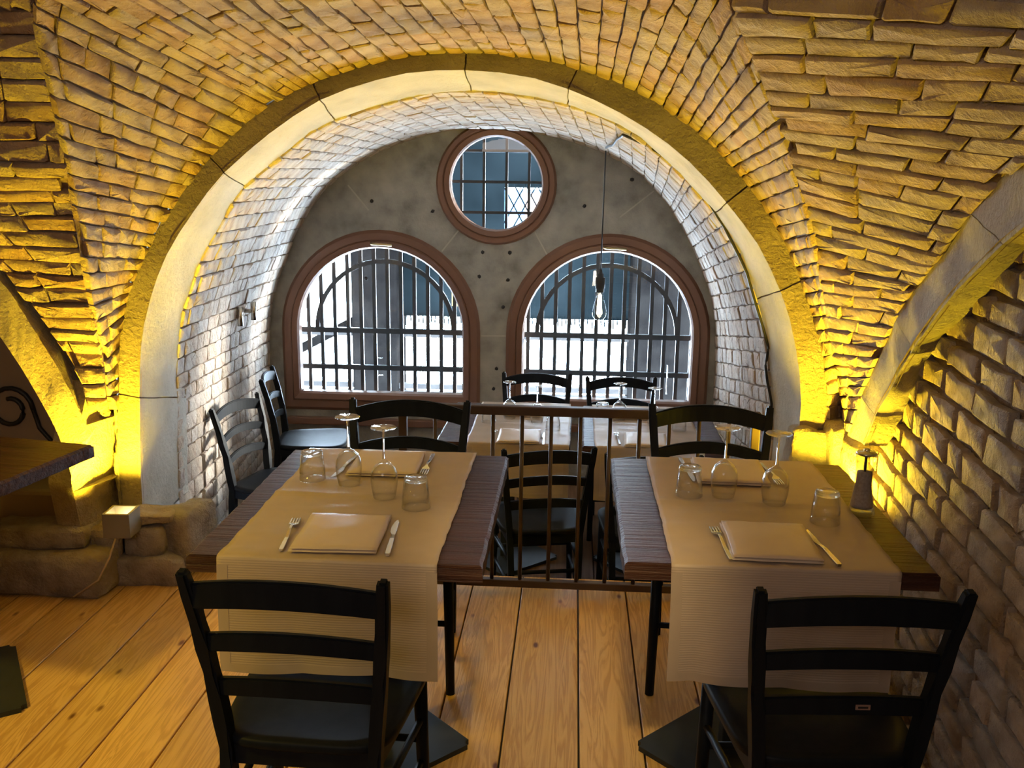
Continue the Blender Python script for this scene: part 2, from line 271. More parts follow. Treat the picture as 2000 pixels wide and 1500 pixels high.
def bevel(bm, w, seg=2):
    bmesh.ops.bevel(bm, geom=bm.edges[:] , offset=w, segments=seg, affect='EDGES', profile=.5, clamp_overlap=True)
def tube(bm, pts, r, n=8, cap=True):
    pts = [V(p) for p in pts]; rs = r if isinstance(r, (list, tuple)) else [r] * len(pts)
    rings = []; up = V((0, 0, 1))
    for i, p in enumerate(pts):
        d = (pts[min(i + 1, len(pts) - 1)] - pts[max(i - 1, 0)]).normalized()
        s = d.cross(up)
        if s.length < 1e-3: s = d.cross(V((0, 1, 0)))
        s.normalize(); u = s.cross(d)
        rings.append([bm.verts.new(p + (s * math.cos(2 * PI * k / n) + u * math.sin(2 * PI * k / n)) * rs[i]) for k in range(n)])
    for a, b in zip(rings, rings[1:]):
        for k in range(n): bm.faces.new((a[k], a[(k + 1) % n], b[(k + 1) % n], b[k]))
    if cap:
        bm.faces.new(rings[0]); bm.faces.new(rings[-1][::-1])
def lathe(bm, prof, n=28, close=False):
    rings = []
    for r, z in prof:
        if r < 1e-5: rings.append([bm.verts.new((0, 0, z))])
        else: rings.append([bm.verts.new((r * math.cos(2 * PI * k / n), r * math.sin(2 * PI * k / n), z)) for k in range(n)])
    for a, b in zip(rings, rings[1:]):
        for k in range(n):
            q = [a[k % len(a)], a[(k + 1) % len(a)], b[(k + 1) % len(b)], b[k % len(b)]]
            q2 = []
            for v in q:
                if v not in q2: q2.append(v)
            if len(q2) > 2: bm.faces.new(q2)
def curve_at(Q, t):
    t = max(0., min(1., t)) * (len(Q) - 1); i = min(int(t), len(Q) - 2)
    return V(Q[i]).lerp(V(Q[i + 1]), t - i)
def nz(p, s, seed=0):
    return noise.noise(V(p) * s + V((seed * 17.3, seed * 5.1, -seed * 9.7)))

# ------------------------------------------------------------------ masonry
class Patch:
    """ruled surface between two curves; interior point fixes which side is seen"""
    def __init__(s, A, B, inside):
        s.A, s.B, s.inn = A, B, V(inside)
        n = 200; s.cum = [0.]; last = None
        for i in range(n + 1):
            p = (curve_at(A, i / n) + curve_at(B, i / n)) / 2
            if last is not None: s.cum.append(s.cum[-1] + (p - last).length)
            last = p
        s.L = s.cum[-1]
    def u_at(s, d):
        lo = 0
        while lo < 200 and s.cum[lo + 1 if lo < 200 else 200] < d: lo += 1
        if lo >= 200: return 1.
        return (lo + (d - s.cum[lo]) / max(1e-9, s.cum[lo + 1] - s.cum[lo])) / 200
    def p(s, u, v): return curve_at(s.A, u).lerp(curve_at(s.B, u), v)
    def n(s, u, v):
        e = .012
        du = s.p(min(1, u + e), v) - s.p(max(0, u - e), v); dv = s.p(u, 1) - s.p(u, 0)
        n = du.cross(dv)
        if n.length < 1e-9: n = s.inn - s.p(u, v)
        n.normalize()
        return n if n.dot(s.inn - s.p(u, v)) > 0 else -n
    def len_v(s, u): return (curve_at(s.B, u) - curve_at(s.A, u)).length
def base_sheet(name, P, parent, off=.006, m='mortar', nu=90, nv=14, rough=.006):
    vs, fs = [], []
    for i in range(nu + 1):
        for j in range(nv + 1):
            u, v = i / nu, j / nv; q = P.p(u, v); n = P.n(u, v)
            vs.append(q + n * (-off + rough * nz(q, 14)))
    for i in range(nu):
        for j in range(nv):
            a = i * (nv + 1) + j; fs.append((a, a + 1, a + nv + 2, a + nv + 1))
    return mesh(name, vs, fs, m, parent, True)
def quad_brick(fn, nf, u0, u1, v0, v1, proud, parent, m, jit=.10, name='brick', rim=.006, wob=0.):
    """one brick: an uneven rounded slab on the surface fn(u,v)"""
    K = [(.03, 0), (.5, -.01), (.96, 0), (1, .04), (1, .96), (.95, 1), (.5, 1.01), (.05, 1), (0, .95), (0, .05)]
    c = fn((u0 + u1) / 2, (v0 + v1) / 2); n = nf((u0 + u1) / 2, (v0 + v1) / 2)
    lu = (fn(u1, (v0 + v1) / 2) - fn(u0, (v0 + v1) / 2)).length; lv = (fn((u0 + u1) / 2, v1) - fn((u0 + u1) / 2, v0)).length
    if lu < .012 or lv < .02: return None
    tilt = V((random.uniform(-1, 1), random.uniform(-1, 1), 0)) * .08
    pts = []
    for a, b in K:
        a += random.uniform(-jit, jit) * .16; b += random.uniform(-jit, jit) * .8
        a = min(1.06, max(-.06, a)); b = min(1.04, max(-.04, b))
        pts.append((b, a))           # b runs across the course (u), a along it (v)
    vs = []
    iu, iv = min(.3, rim / lu), min(.3, rim / lv)
    for lev, (ins, h) in enumerate(((0, -.012), (.12, proud * .7), (1, proud))):
        for b, a in pts:
            bb = b + (.5 - b) * 2 * iu * ins; aa = a + (.5 - a) * 2 * iv * ins
            u = u0 + (u1 - u0) * bb; v = v0 + (v1 - v0) * aa
            q = fn(u, v)
            hh = h + ((tilt.x * (bb - .5) + tilt.y * (aa - .5)) * .25 * min(lu, lv) + random.uniform(-.0022, .0022) if lev else 0)
            vs.append(q + n * hh)
    vs.append(c + n * (proud + random.uniform(-.001, .003)))
    k = len(pts); fs = []
    for r in (0, 1):
        for i in range(k): fs.append((r * k + i, r * k + (i + 1) % k, (r + 1) * k + (i + 1) % k, (r + 1) * k + i))
    for i in range(k): fs.append((2 * k + i, 2 * k + (i + 1) % k, 3 * k))
    o = [x - c for x in vs]
    ob = mesh(name, o, fs, m, parent, False, c)
    # orient outward
    if ob.data.polygons[-1].normal.dot(n) < 0: ob.data.flip_normals()
    ob.data.polygons.foreach_set('use_smooth', [True] * len(fs)); ob.data.set_sharp_from_angle(angle=math.radians(38))
    return ob
def lay(P, parent, m, ch, bl, proud=.014, gap=.008, smin=0, smax=1, vcut=None, lim=300, jit=.1, umin=0., umax=1.):
    d = P.L * umin; k = 0; cells = []
    end = P.L * umax
    while d < end - .02:
        h = ch * random.uniform(.88, 1.14)
        u0, u1 = P.u_at(d + gap / 2), P.u_at(min(end, d + h) - gap / 2)
        um = (u0 + u1) / 2; Lv = P.len_v(um)
        x = (-random.uniform(.2, .8) if k % 2 else -random.uniform(0, .3)) * bl
        while x < Lv:
            l = bl * random.choice((1, 1, 1, .95, .9, .55, .5)) * random.uniform(.93, 1.07)
            a, b = max(0, x + gap / 2), min(Lv, x + l - gap / 2)
            if b - a > .035:
                cells.append((u0, u1, a / Lv, b / Lv))
            x += l
        d += h; k += 1
    if vcut: cells = [c for c in cells if vcut(P.p((c[0] + c[1]) / 2, (c[2] + c[3]) / 2))]
    for c in cells: quad_brick(P.p, P.n, *c, proud * random.uniform(.7, 1.35), parent, m, jit)
    return len(cells)

# main vault above the tables
ceil = struct('ceiling'); PM = Patch(MA, MB, (-.43, 2.6, .8))
base_sheet('mortar_bed', PM, ceil, .008, nu=120)
n1 = lay(PM, ceil, 'brick', .061, .225, .010, .006)
# left and right side vaults
cl = struct('ceiling.001'); PL = Patch(LA, LB, (-1.2, 1.5, .8)); base_sheet('mortar_bed', PL, cl, .008)
n2 = lay(PL, cl, 'brick', .064, .25, .013, .007, jit=.12)
cr = struct('ceiling.002'); PR = Patch(RA, RB, (.3, 1.5, .9)); base_sheet('mortar_bed', PR, cr, .008)
n3 = lay(PR, cr, 'brick', .070, .27, .012, .006, jit=.1)
# barrel vault over the window alcove, in three lengths
def sub(Q, a, b, n=24): return [tuple(curve_at(Q, a + (b - a) * i / (n - 1))) for i in range(n)]
lowL2, lowL3 = [(-1.80, 4.0, -.4), (-1.79, 4.0, 0)], [(-2.08, 6.2, -.4), (-2.08, 6.2, -.1)]
aw = struct('wall_left')
QL = Patch(lowL2 + sub(P2, 0, .26), lowL3 + sub(P3, 0, .26), (-.5, 5, .6)); base_sheet('mortar_bed', QL, aw, .005)
n4 = lay(QL, aw, 'brickpale', .082, .215, .011, .006, jit=.08)
ac = struct('ceiling.003')
QC = Patch(sub(P2, .26, .74, 40), sub(P3, .26, .74, 40), (-.5, 5, .6)); base_sheet('mortar_bed', QC, ac, .005)
n5 = lay(QC, ac, 'brickpale', .076, .215, .009, .005, jit=.07)
ar = struct('wall_right')
QR = Patch(sub(P2, .74, 1) + [(.89, 4.0, 0), (.89, 4.0, -.4)], sub(P3, .74, 1) + [(.97, 6.2, 0), (.97, 6.2, -.4)], (-.5, 5, .6)); base_sheet('mortar_bed', QR, ar, .005)
n6 = lay(QR, ar, 'brickpale', .080, .215, .011, .006, jit=.08)
# brick wall on the right under its own arch
bw = struct('wall_right.001')
wl = lambda y: 1.09 - (3.34 - y) * .0746
BW = Patch([(wl(.6), .6, z * .09) for z in range(0, 23)], [(wl(3.42), 3.42, z * .09) for z in range(0, 23)], (0, 2, 1)); base_sheet('mortar_bed', BW, bw, .012, rough=.014, nu=60, nv=60)
def under(p):
    q = [a for a in ARS]
    if p.y > 3.1: return p.z < .8
    zs = None
    for a, b in zip(q, q[1:]):
        if a[1] <= p.y <= b[1]: zs = a[2] + (b[2] - a[2]) * (p.y - a[1]) / (b[1] - a[1])
    if p.y < q[0][1]: zs = 1.75
    return zs is None or p.z < zs + .09
n7 = lay(BW, bw, 'brickwall', .080, .24, .011, .018, vcut=under, jit=.17)
print('BRICKS', n1, n2, n3, n4, n5, n6, n7)

def stones(parent, curves, cuts, m, name='stone', nu=12, gap=.0006, amp=.004, back=None, mats=None, sub_=4):
    """arch stones: a strip lofted over several curves, cut at the given parameters"""
    for a, b in zip(cuts, cuts[1:]):
        n = max(3, int(nu * (b - a) * 4)); vs = []; fs = []
        rows = []
        for i in range(n + 1):
            g = gap if i in (0, n) else 0
            t = a + (b - a) * i / n + (g if i == 0 else -g if i == n else 0)
            ps = [curve_at(c, t) for c in curves]; row = []
            for j, (p, q) in enumerate(zip(ps, ps[1:])):
                for k in range(sub_): row.append(p.lerp(q, k / sub_))
            row.append(ps[-1]); rows.append(row)
        w_ = len(rows[0])
        for i, row in enumerate(rows):
            for j, q in enumerate(row):
                e = 0 if j in (0, w_ - 1) else amp
                vs.append(q + V((nz(q, 9, 1), nz(q, 9, 2), nz(q, 9, 3))) * e * 2 + V((nz(q, 40, 1), nz(q, 40, 2), nz(q, 40, 3))) * e * .8)
        for i in range(n):
            for j in range(w_ - 1):
                k = i * w_ + j; fs.append((k, k + 1, k + w_ + 1, k + w_))
        fs.append(tuple(range(w_))); fs.append(tuple(range(n * w_, (n + 1) * w_))[::-1])
        c = sum(vs, V()) / len(vs)
        o = mesh(name, [v - c for v in vs], fs, m, parent, True, c); o.data.set_sharp_from_angle(angle=math.radians(35))
back = lambda Q, dy, k=1.0, c=(-.43, .75): [(c[0] + (x - c[0]) * k, y + dy, c[1] + (z - c[1]) * k) for x, y, z in Q]
t1 = struct('trim_1')
cutp = [0, .095, .31, .41, .532, .615, .771, .855, .976, 1]
stones(t1, [back(P0, .14, 1.02), back(P0, .0), P1], cutp, 'facestone', 'face_stone', amp=.004)
P1b = P1
P2s = [(x, 4.0 if i > 4 else 4.12, z) for i, (x, y, z) in enumerate(P2)]
stones(t1, [P1b, P2s, back(P2s, .02, 1.06)], cutp, 'soffit', 'soffit_stone', amp=.004)
base_sheet('mortar_bed', Patch(P1b, P2s, (-.43, 3.8, .8)), t1, .012, nu=150, nv=4, rough=0)
base_sheet('mortar_bed', Patch(back(P0, .01), back(P1, .01), (-.43, 3.0, .8)), t1, .006, nu=150, nv=3, rough=0)
t2 = struct('trim_2')
base_sheet('mortar_bed', Patch(ARO, ARI, (0, 2.5, 1)), t2, .012, nu=80, nv=3, rough=0)
base_sheet('mortar_bed', Patch(ARI, ARS, (.5, 2.0, .6)), t2, .012, nu=80, nv=3, rough=0)
n_ = len(ARO)
stones(t2, [[(x + .12, y, z + .04) for x, y, z in ARO], ARO, ARI], [0, .33, .62, .86, 1], 'stone', 'face_stone', amp=.004)
stones(t2, [ARI, ARS, [(x + .05, y, z + .03) for x, y, z in ARS]], [0, .33, .62, .86, 1], 'rough', 'soffit_stone', amp=.006)
t3 = struct('trim_3')
stones(t3, [[(x - .03, y + .15, z + .03) for x, y, z in ALO], ALO, ALI], [0, .55, .97, 1.0][:3] + [1.0], 'stone', 'face_stone', amp=.004)
stones(t3, [ALI, [(x - .06, y + .22, z - .015) for x, y, z in ALI]], [0, .55, 1], 'rough', 'soffit_stone', amp=.006)
def boulder(name, c, s, m, parent, seed=1, amp=.06, it=3, rz=0.):
    """rough-hewn block"""
    bm = bmesh.new(); bmesh.ops.create_cube(bm, size=1)
    bmesh.ops.subdivide_edges(bm, edges=bm.edges[:], cuts=2 ** it - 1, use_grid_fill=True)
    rot = Matrix.Rotation(rz, 3, 'Z')
    for v in bm.verts:
        p = v.co.copy(); q = p.normalized() * .5
        e = max(abs(p.x), abs(p.y), abs(p.z)); r = sum(abs(t) ** 6 for t in p) ** (1 / 6)
        p = p * (.5 / max(r, 1e-4)) * (e / .5) if r > 0 else p
        d = p.normalized() if p.length > 0 else p
        w_ = V((p.x * s[0], p.y * s[1], p.z * s[2]))
        w_ += d * (nz(w_, 7, seed) * amp + nz(w_, 22, seed) * amp * .55)
        v.co = rot @ w_
    o = bmobj(name, bm, m, parent, True, c); o.data.set_sharp_from_angle(angle=math.radians(30)); return o
# plaster infill and rubble plinth left of the arch
wp = struct('wall_left.001')
bm = bmesh.new(); box(bm, (-2.7, 3.72, .9), (1.56, .1, 2.0)); bmobj('plaster_panel', bm, 'plaster', wp)
bm = bmesh.new(); box(bm, (-2.6, 3.60, .16), (1.3, .24, .42)); bevel(bm, .02); bmobj('plaster_ledge', bm, 'plaster', wp)
# nook between the two piers, where the lamp sits
nk = struct('wall_left.002')
A_ = [(-1.848, 3.592, z) for z in (.14, .3, .45, .6, .72, .84)]
B_ = [(-1.885, 3.64, z) for z in (.14, .3, .45, .6, .72, .84)]
C_ = [(-1.90, 3.395, .14), (-1.925, 3.39, .3), (-1.935, 3.38, .45), (-1.915, 3.40, .6), (-1.885, 3.42, .72), (-1.865, 3.45, .84)]
stones(nk, [C_, B_, A_], [0, .34, .7, 1], 'rough', 'stone', nu=14, amp=.010, sub_=6)
stones(nk, [[(x - .09, y - .005, z) for x, y, z in C_], C_], [0, .34, .7, 1], 'rough', 'stone', nu=14, amp=.008)
for i, (x, y, z, s) in enumerate([(-1.87, 3.56, .80, .05), (-1.86, 3.55, .90, .045), (-1.88, 3.55, .70, .06)]):
    boulder('rubble_stone', (x, y, z), (s, s, s * 1.2), 'rough', nk, 30 + i, .025, 2)
for i, (c, s, r) in enumerate([((-2.04, 3.42, .085), (.50, .30, .19), .02), ((-2.10, 3.44, .215), (.42, .20, .09), 0), ((-1.86, 3.50, .17), (.13, .16, .13), .2),
                               ((-1.70, 3.52, .05), (.30, .20, .13), .1), ((-1.71, 3.54, .17), (.17, .18, .13), 0), ((-1.57, 3.62, .16), (.12, .24, .25), -.2), ((-1.45, 3.72, .02), (.26, .2, .22), -.2), ((-1.70, 3.55, .26), (.22, .16, .05), .1)]):
    boulder('plinth_stone', c, s, 'rubble', nk, i + 3, .018, 3, r)
# pier foot on the right, behind the mill
pf = struct('wall_right.002')
for i, (c, s) in enumerate([((.945, 3.62, .585), (.19, .14, .23)), ((.95, 3.60, .34), (.20, .20, .26)), ((.95, 3.58, .10), (.22, .24, .22)), ((1.045, 3.56, .58), (.11, .18, .30)), ((1.05, 3.56, .28), (.12, .2, .32)), ((1.09, 3.38, .64), (.14, .20, .16)), ((1.08, 3.36, .42), (.16, .3, .28))]):
    boulder('pier_stone', c, s, 'rough', pf, i + 60, .025, 3)

# window wall with its three openings
WY = 6.2
def arch_loop(cx, zb, zs, r, n=28):
    return [(cx + r * math.cos(PI * i / n), zs + r * math.sin(PI * i / n)) for i in range(n + 1)] + [(cx - r, zb), (cx + r, zb)]
def circ(cx, cz, r, n=40): return [(cx + r * math.cos(2 * PI * i / n), cz + r * math.sin(2 * PI * i / n)) for i in range(n)]
WIN = [dict(cx=-1.287, zb=.17, zs=.60, r=.558, ro=.675, zo=.04), dict(cx=.2365, zb=.17, zs=.60, r=.553, ro=.675, zo=.04)]
RW = dict(cx=-.513, cz=1.582, r=.297, ro=.392)
wb_ = struct('wall_back')
outer = [(-3.4, -.6), (1.9, -.6), (1.9, 2.6), (-3.4, 2.6)]
holes = [arch_loop(q['cx'], q['zo'], q['zs'], q['ro'] - .01) for q in WIN] + [circ(RW['cx'], RW['cz'], RW['ro'] - .01)]
loops = [outer] + holes
flat = [p for l in loops for p in l]
tri = tessellate_polygon([[V((x, z, 0)) for x, z in l] for l in loops])
vs = [(x, WY, z) for x, z in flat]; fs = [tuple(t) for t in tri]
mesh('stone_face', vs, fs, 'grey', wb_)
for l in holes:      # thickness of the wall around every opening
    n = len(l); vs = [(x, WY, z) for x, z in l] + [(x, WY + .34, z) for x, z in l]
    mesh('reveal', vs, [(i, (i + 1) % n, n + (i + 1) % n, n + i) for i in range(n)], 'grey', wb_)
vs = [(x, WY + .34, z) for x, z in flat]; mesh('outer_face', vs, fs, 'grey', wb_)
for a, b in (((-1.486, 1.56), (-1.353, 1.40)), ((-.75, 1.29), (-.87, 1.14)), ((-.256, 1.275), (-.175, 1.13)), ((.50, 1.55), (.288, 1.379)), ((-.605, .583), (-.44, .586))):
    bm = bmesh.new(); bar(bm, (a[0], WY - .001, a[1]), (b[0], WY - .001, b[1]), .009, .006, V((0, 1, 0))); bmobj('mortar_joint', bm, 'joint', wb_)
for i, (x, z) in enumerate([(-1.33, 1.46), (-.93, 1.40), (-1.38, .95), (-.62, .98), (-.43, .96), (.06, 1.45), (-.5, .36), (-.52, .22), (-.46, .78), (.36, 1.62), (-.60, 1.14), (-.42, 1.14)]):
    bm = bmesh.new(); bmesh.ops.create_icosphere(bm, subdivisions=1, radius=1)
    for v in bm.verts: v.co = V((v.co.x * .014, v.co.y * .004, v.co.z * .014)) * (1 + .4 * nz(v.co, 3, i))
    bmobj('fixing_hole', bm, 'black', wb_, True, (x, WY, z))

def ring_sweep(loopf, prof, m, name, parent, nseg):
    """sweep a (radius, y) profile along a loop of points given as f(radius)->list"""
    vs, fs = [], []; rows = [loopf(r) for r, y in prof]; n = len(rows[0])
    for (r, y), row in zip(prof, rows): vs += [(x, y, z) for x, z in row]
    k = len(prof)
    for i in range(k):
        j = (i + 1) % k
        for a in range(n):
            b = (a + 1) % n; fs.append((i * n + a, i * n + b, j * n + b, j * n + a))
    o = mesh(name, vs, fs, m, parent)
    bm = bmesh.new(); bm.from_mesh(o.data); bmesh.ops.recalc_face_normals(bm, faces=bm.faces[:]); bm.to_mesh(o.data); bm.free()
    return o
def handle(parent, x, z, y):
    bm = bmesh.new(); bar(bm, (x - .07, y - .004, z), (x - .03, y - .004, z), .03, .012); bevel(bm, .003)
    tube(bm, [(x - .055, y, z), (x - .055, y - .045, z), (x - .035, y - .055, z), (x + .08, y - .055, z - .006)], [.009, .009, .009, .008], 8)
    bmobj('handle', bm, 'brass', parent, True)
for k, q in enumerate(WIN):
    wn = struct('window_%d' % (k + 1))
    cx, zs = q['cx'], q['zs']; y0 = WY - .05
    def lf(r, q=q): return arch_loop(q['cx'], q['zs'] - (q['zs'] - q['zb']) - (r - q['r']) * (1.1), q['zs'], r)
    ring_sweep(lf, [(.592, WY + .06), (.592, WY - .012), (.612, WY - .024), (.655, WY - .024), (.675, WY - .005), (.675, WY + .06)], 'frame', 'frame', wn, 0)
    ring_sweep(lf, [(.555, WY + .05), (.555, WY - .012), (.566, WY - .03), (.600, WY - .038), (.606, WY - .03), (.606, WY + .05)], 'frame', 'sash', wn, 0)
    l = lf(.56); me = mesh('glass_pane', [(x, WY + .02, z) for x, z in l], [tuple(range(len(l)))], 'pane', wn)
    handle(wn, cx + .02, zs + .588, WY - .038)
    bm = bmesh.new(); box(bm, (cx, WY - .03, -.03), (1.30, .05, .05)); bevel(bm, .006); bmobj('sill', bm, 'frame', wn)
wn = struct('window_3')
lf3 = lambda r: circ(RW['cx'], RW['cz'], r)
ring_sweep(lf3, [(.335, WY + .06), (.335, WY - .012), (.35, WY - .03), (.378, WY - .028), (.392, WY - .005), (.392, WY + .06)], 'frame', 'frame', wn, 0)
ring_sweep(lf3, [(.295, WY + .05), (.295, WY - .005), (.305, WY - .02), (.338, WY - .03), (.342, WY - .02), (.342, WY + .05)], 'frame', 'sash', wn, 0)
l = lf3(.30); mesh('glass_pane', [(x, WY + .02, z) for x, z in l], [tuple(range(len(l)))], 'pane', wn)

# iron grilles outside the glass
for k, q in enumerate(WIN):
    g = thing('window_grille', ['dark iron bar grille with an arched hoop outside the left arched window', 'dark iron bar grille with arched hoop outside the right arched window'][k], 'window grille', (q['cx'], WY + .16, 0))
    R_ = q['r'] + .03; zs = q['zs']
    for i in range(-6, 7):
        x = i * .0925 + .02
        if abs(x) >= R_: continue
        z1 = zs + math.sqrt(R_ * R_ - x * x)
        bm = bmesh.new(); bar(bm, (x, 0, .09), (x, 0, z1), .025, .02, V((0, 1, 0))); bmobj('bar', bm, 'iron', g)
    for z in (.315, .575):
        bm = bmesh.new(); bar(bm, (-R_, -.005, z), (R_, -.005, z), .03, .034); bmobj('crossbar', bm, 'iron', g)
    bm = bmesh.new(); rr = .475
    pts = [(-rr, .0, .58)] + [(rr * math.cos(PI - PI * i / 24), 0, zs - .02 + rr * math.sin(PI * i / 24)) for i in range(25)]
    for a, b in zip(pts, pts[1:]): bar(bm, a, b, .030, .024, V((0, 1, 0)))
    bmobj('hoop', bm, 'iron', g)
g = thing('window_grille', 'square-mesh dark iron grille outside the round window', 'window grille', (RW['cx'], WY + .16, 0))
for i in range(-2, 2):
    x = i * .15 + .055; h = math.sqrt(max(0, .31 ** 2 - x * x))
    bm = bmesh.new(); bar(bm, (x, 0, RW['cz'] - h), (x, 0, RW['cz'] + h), .018, .018, V((0, 1, 0))); bmobj('bar', bm, 'iron', g)
for i in range(-1, 2):
    z = i * .20 + .01; h = math.sqrt(max(0, .31 ** 2 - z * z))
    bm = bmesh.new(); bar(bm, (-h, -.006, RW['cz'] + z), (h, -.006, RW['cz'] + z), .02, .018); bmobj('crossbar', bm, 'iron', g)

# ------------------------------------------------------------------ outdoors: an arcade seen through the panes
arc = thing('arcade', 'shaded stone and timber arcade outside, seen through the three windows', 'building')
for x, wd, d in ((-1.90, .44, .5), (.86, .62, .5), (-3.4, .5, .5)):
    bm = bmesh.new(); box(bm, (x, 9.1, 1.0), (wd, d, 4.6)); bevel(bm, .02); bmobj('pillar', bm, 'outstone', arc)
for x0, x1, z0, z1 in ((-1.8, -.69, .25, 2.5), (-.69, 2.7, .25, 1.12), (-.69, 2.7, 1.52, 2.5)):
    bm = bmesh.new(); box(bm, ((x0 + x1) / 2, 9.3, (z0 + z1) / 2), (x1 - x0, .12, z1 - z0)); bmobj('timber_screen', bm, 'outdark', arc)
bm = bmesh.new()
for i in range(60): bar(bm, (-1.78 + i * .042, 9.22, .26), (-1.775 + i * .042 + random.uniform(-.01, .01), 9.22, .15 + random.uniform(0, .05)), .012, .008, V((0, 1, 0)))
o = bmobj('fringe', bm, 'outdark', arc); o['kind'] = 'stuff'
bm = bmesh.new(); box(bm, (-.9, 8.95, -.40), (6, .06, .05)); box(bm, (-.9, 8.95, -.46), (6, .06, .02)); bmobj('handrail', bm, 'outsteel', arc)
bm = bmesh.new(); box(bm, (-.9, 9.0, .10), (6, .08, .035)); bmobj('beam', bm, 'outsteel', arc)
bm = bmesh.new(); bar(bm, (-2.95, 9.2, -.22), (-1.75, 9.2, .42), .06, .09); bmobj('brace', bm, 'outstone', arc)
bm = bmesh.new(); box(bm, (-.4, 9.0, 2.65), (7, 5.0, .1)); bmobj('shade_roof', bm, 'outdark', arc)  # unseen slab added to keep sky light off the screens
bm = bmesh.new(); box(bm, (-4.3, 8.0, .6), (.1, 3.6, 4.2)); bmobj('shade_wall', bm, 'outstone', arc)  # unseen walls added at both ends to block side light
bm = bmesh.new(); box(bm, (5.5, 8.0, .6), (.1, 3.6, 4.2)); bmobj('shade_wall', bm, 'outstone', arc)
bm = bmesh.new(); box(bm, (-1.1, 8.9, .62), (.07, .05, .30)); box(bm, (-1.1, 8.9, .5), (.10, .07, .18)); bmobj('yellow_lamp', bm, 'yellow', arc)
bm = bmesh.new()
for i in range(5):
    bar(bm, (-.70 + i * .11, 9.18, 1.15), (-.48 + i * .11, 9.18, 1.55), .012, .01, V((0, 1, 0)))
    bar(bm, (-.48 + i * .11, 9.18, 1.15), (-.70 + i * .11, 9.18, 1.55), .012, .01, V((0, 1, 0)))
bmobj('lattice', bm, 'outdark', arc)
hs_ = thing('far_house', 'pale blue and pink house front far outside, seen through the lattice of the round window', 'building', (-.75, 16, 0))
bm = bmesh.new(); box(bm, (.0, 0, .95), (1.2, .4, .9)); bmobj('wall', bm, 'outblue', hs_)
bm = bmesh.new(); box(bm, (.1, -.25, 1.1), (.35, .1, .5)); bmobj('wall', bm, 'outpink', hs_)

# ------------------------------------------------------------------ floors and the hidden rest of the room
fl = struct('floor')
xs = [-3.3, -3.1, -2.9, -2.71, -2.52, -2.33, -2.14, -1.95, -1.77, -1.55, -1.345, -1.15, -.96, -.77, -.58, -.375, -.175, .053, .245, .44, .63, .82, 1.02, 1.22]
for a, b in zip(xs, xs[1:]):
    bm = bmesh.new(); g = .0028; y0, y1 = -2.2, 3.66
    cy = (y0 + y1) / 2
    bar(bm, (0, y0 - cy, 0), (0, y1 - cy, 0), b - a - g * 2, .03); bevel(bm, .002, 1)
    bmobj('board', bm, 'pine', fl, False, ((a + b) / 2, cy, -.015))
bm = bmesh.new(); box(bm, (-1, .7, -.06), (4.6, 6.0, .05)); bmobj('subfloor', bm, 'black', fl)
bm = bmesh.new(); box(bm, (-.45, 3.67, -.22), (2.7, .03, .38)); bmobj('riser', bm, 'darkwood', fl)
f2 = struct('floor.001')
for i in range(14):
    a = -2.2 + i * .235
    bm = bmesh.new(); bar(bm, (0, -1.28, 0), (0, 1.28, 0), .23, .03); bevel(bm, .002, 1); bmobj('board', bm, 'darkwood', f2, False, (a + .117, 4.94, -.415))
bm = bmesh.new(); box(bm, (-.5, 4.9, -.47), (5, 3.0, .06)); bmobj('subfloor', bm, 'black', f2)
def slab(name, c, s, m='plaster'):
    r = struct(name); bm = bmesh.new(); box(bm, (0, 0, 0), s); bmobj('panel', bm, m, r, False, c); return r
slab('wall_front', (-1, -2.25, 1), (4.8, .1, 3.4))
slab('wall_left.003', (-3.36, 2.0, 1), (.1, 8.9, 3.4))
slab('wall_right.003', (1.62, 2.0, 1), (.1, 8.9, 3.4))
slab('wall_right.004', (1.0, -.75, 1), (.1, 2.9, 3.0), 'brickwall')
slab('ceiling.004', (-.9, 2.0, 2.55), (5.2, 8.9, .1))

# ------------------------------------------------------------------ railing
rl = thing('railing', 'dark iron railing with thin round balusters at the edge of the upper floor', 'railing', (0, 3.5, 0))
bm = bmesh.new(); box(bm, (.03, 0, .757), (1.38, .035, .036)); bevel(bm, .004); bmobj('top_rail', bm, 'rail', rl)
bm = bmesh.new(); box(bm, (.03, 0, .045), (1.38, .03, .03)); bevel(bm, .003); bmobj('bottom_rail', bm, 'rail', rl)
for x in (-.645, .705):
    bm = bmesh.new(); box(bm, (x, 0, .3875), (.032, .032, .775)); bevel(bm, .003); bmobj('post', bm, 'rail', rl)
for k in range(-2, 9):
    bm = bmesh.new(); x = -.294 + .1125 * k; tube(bm, [(0, 0, .055), (0, 0, .745)], .0078, 8); bmobj('baluster', bm, 'rail', rl, True, (x, 0, 0))

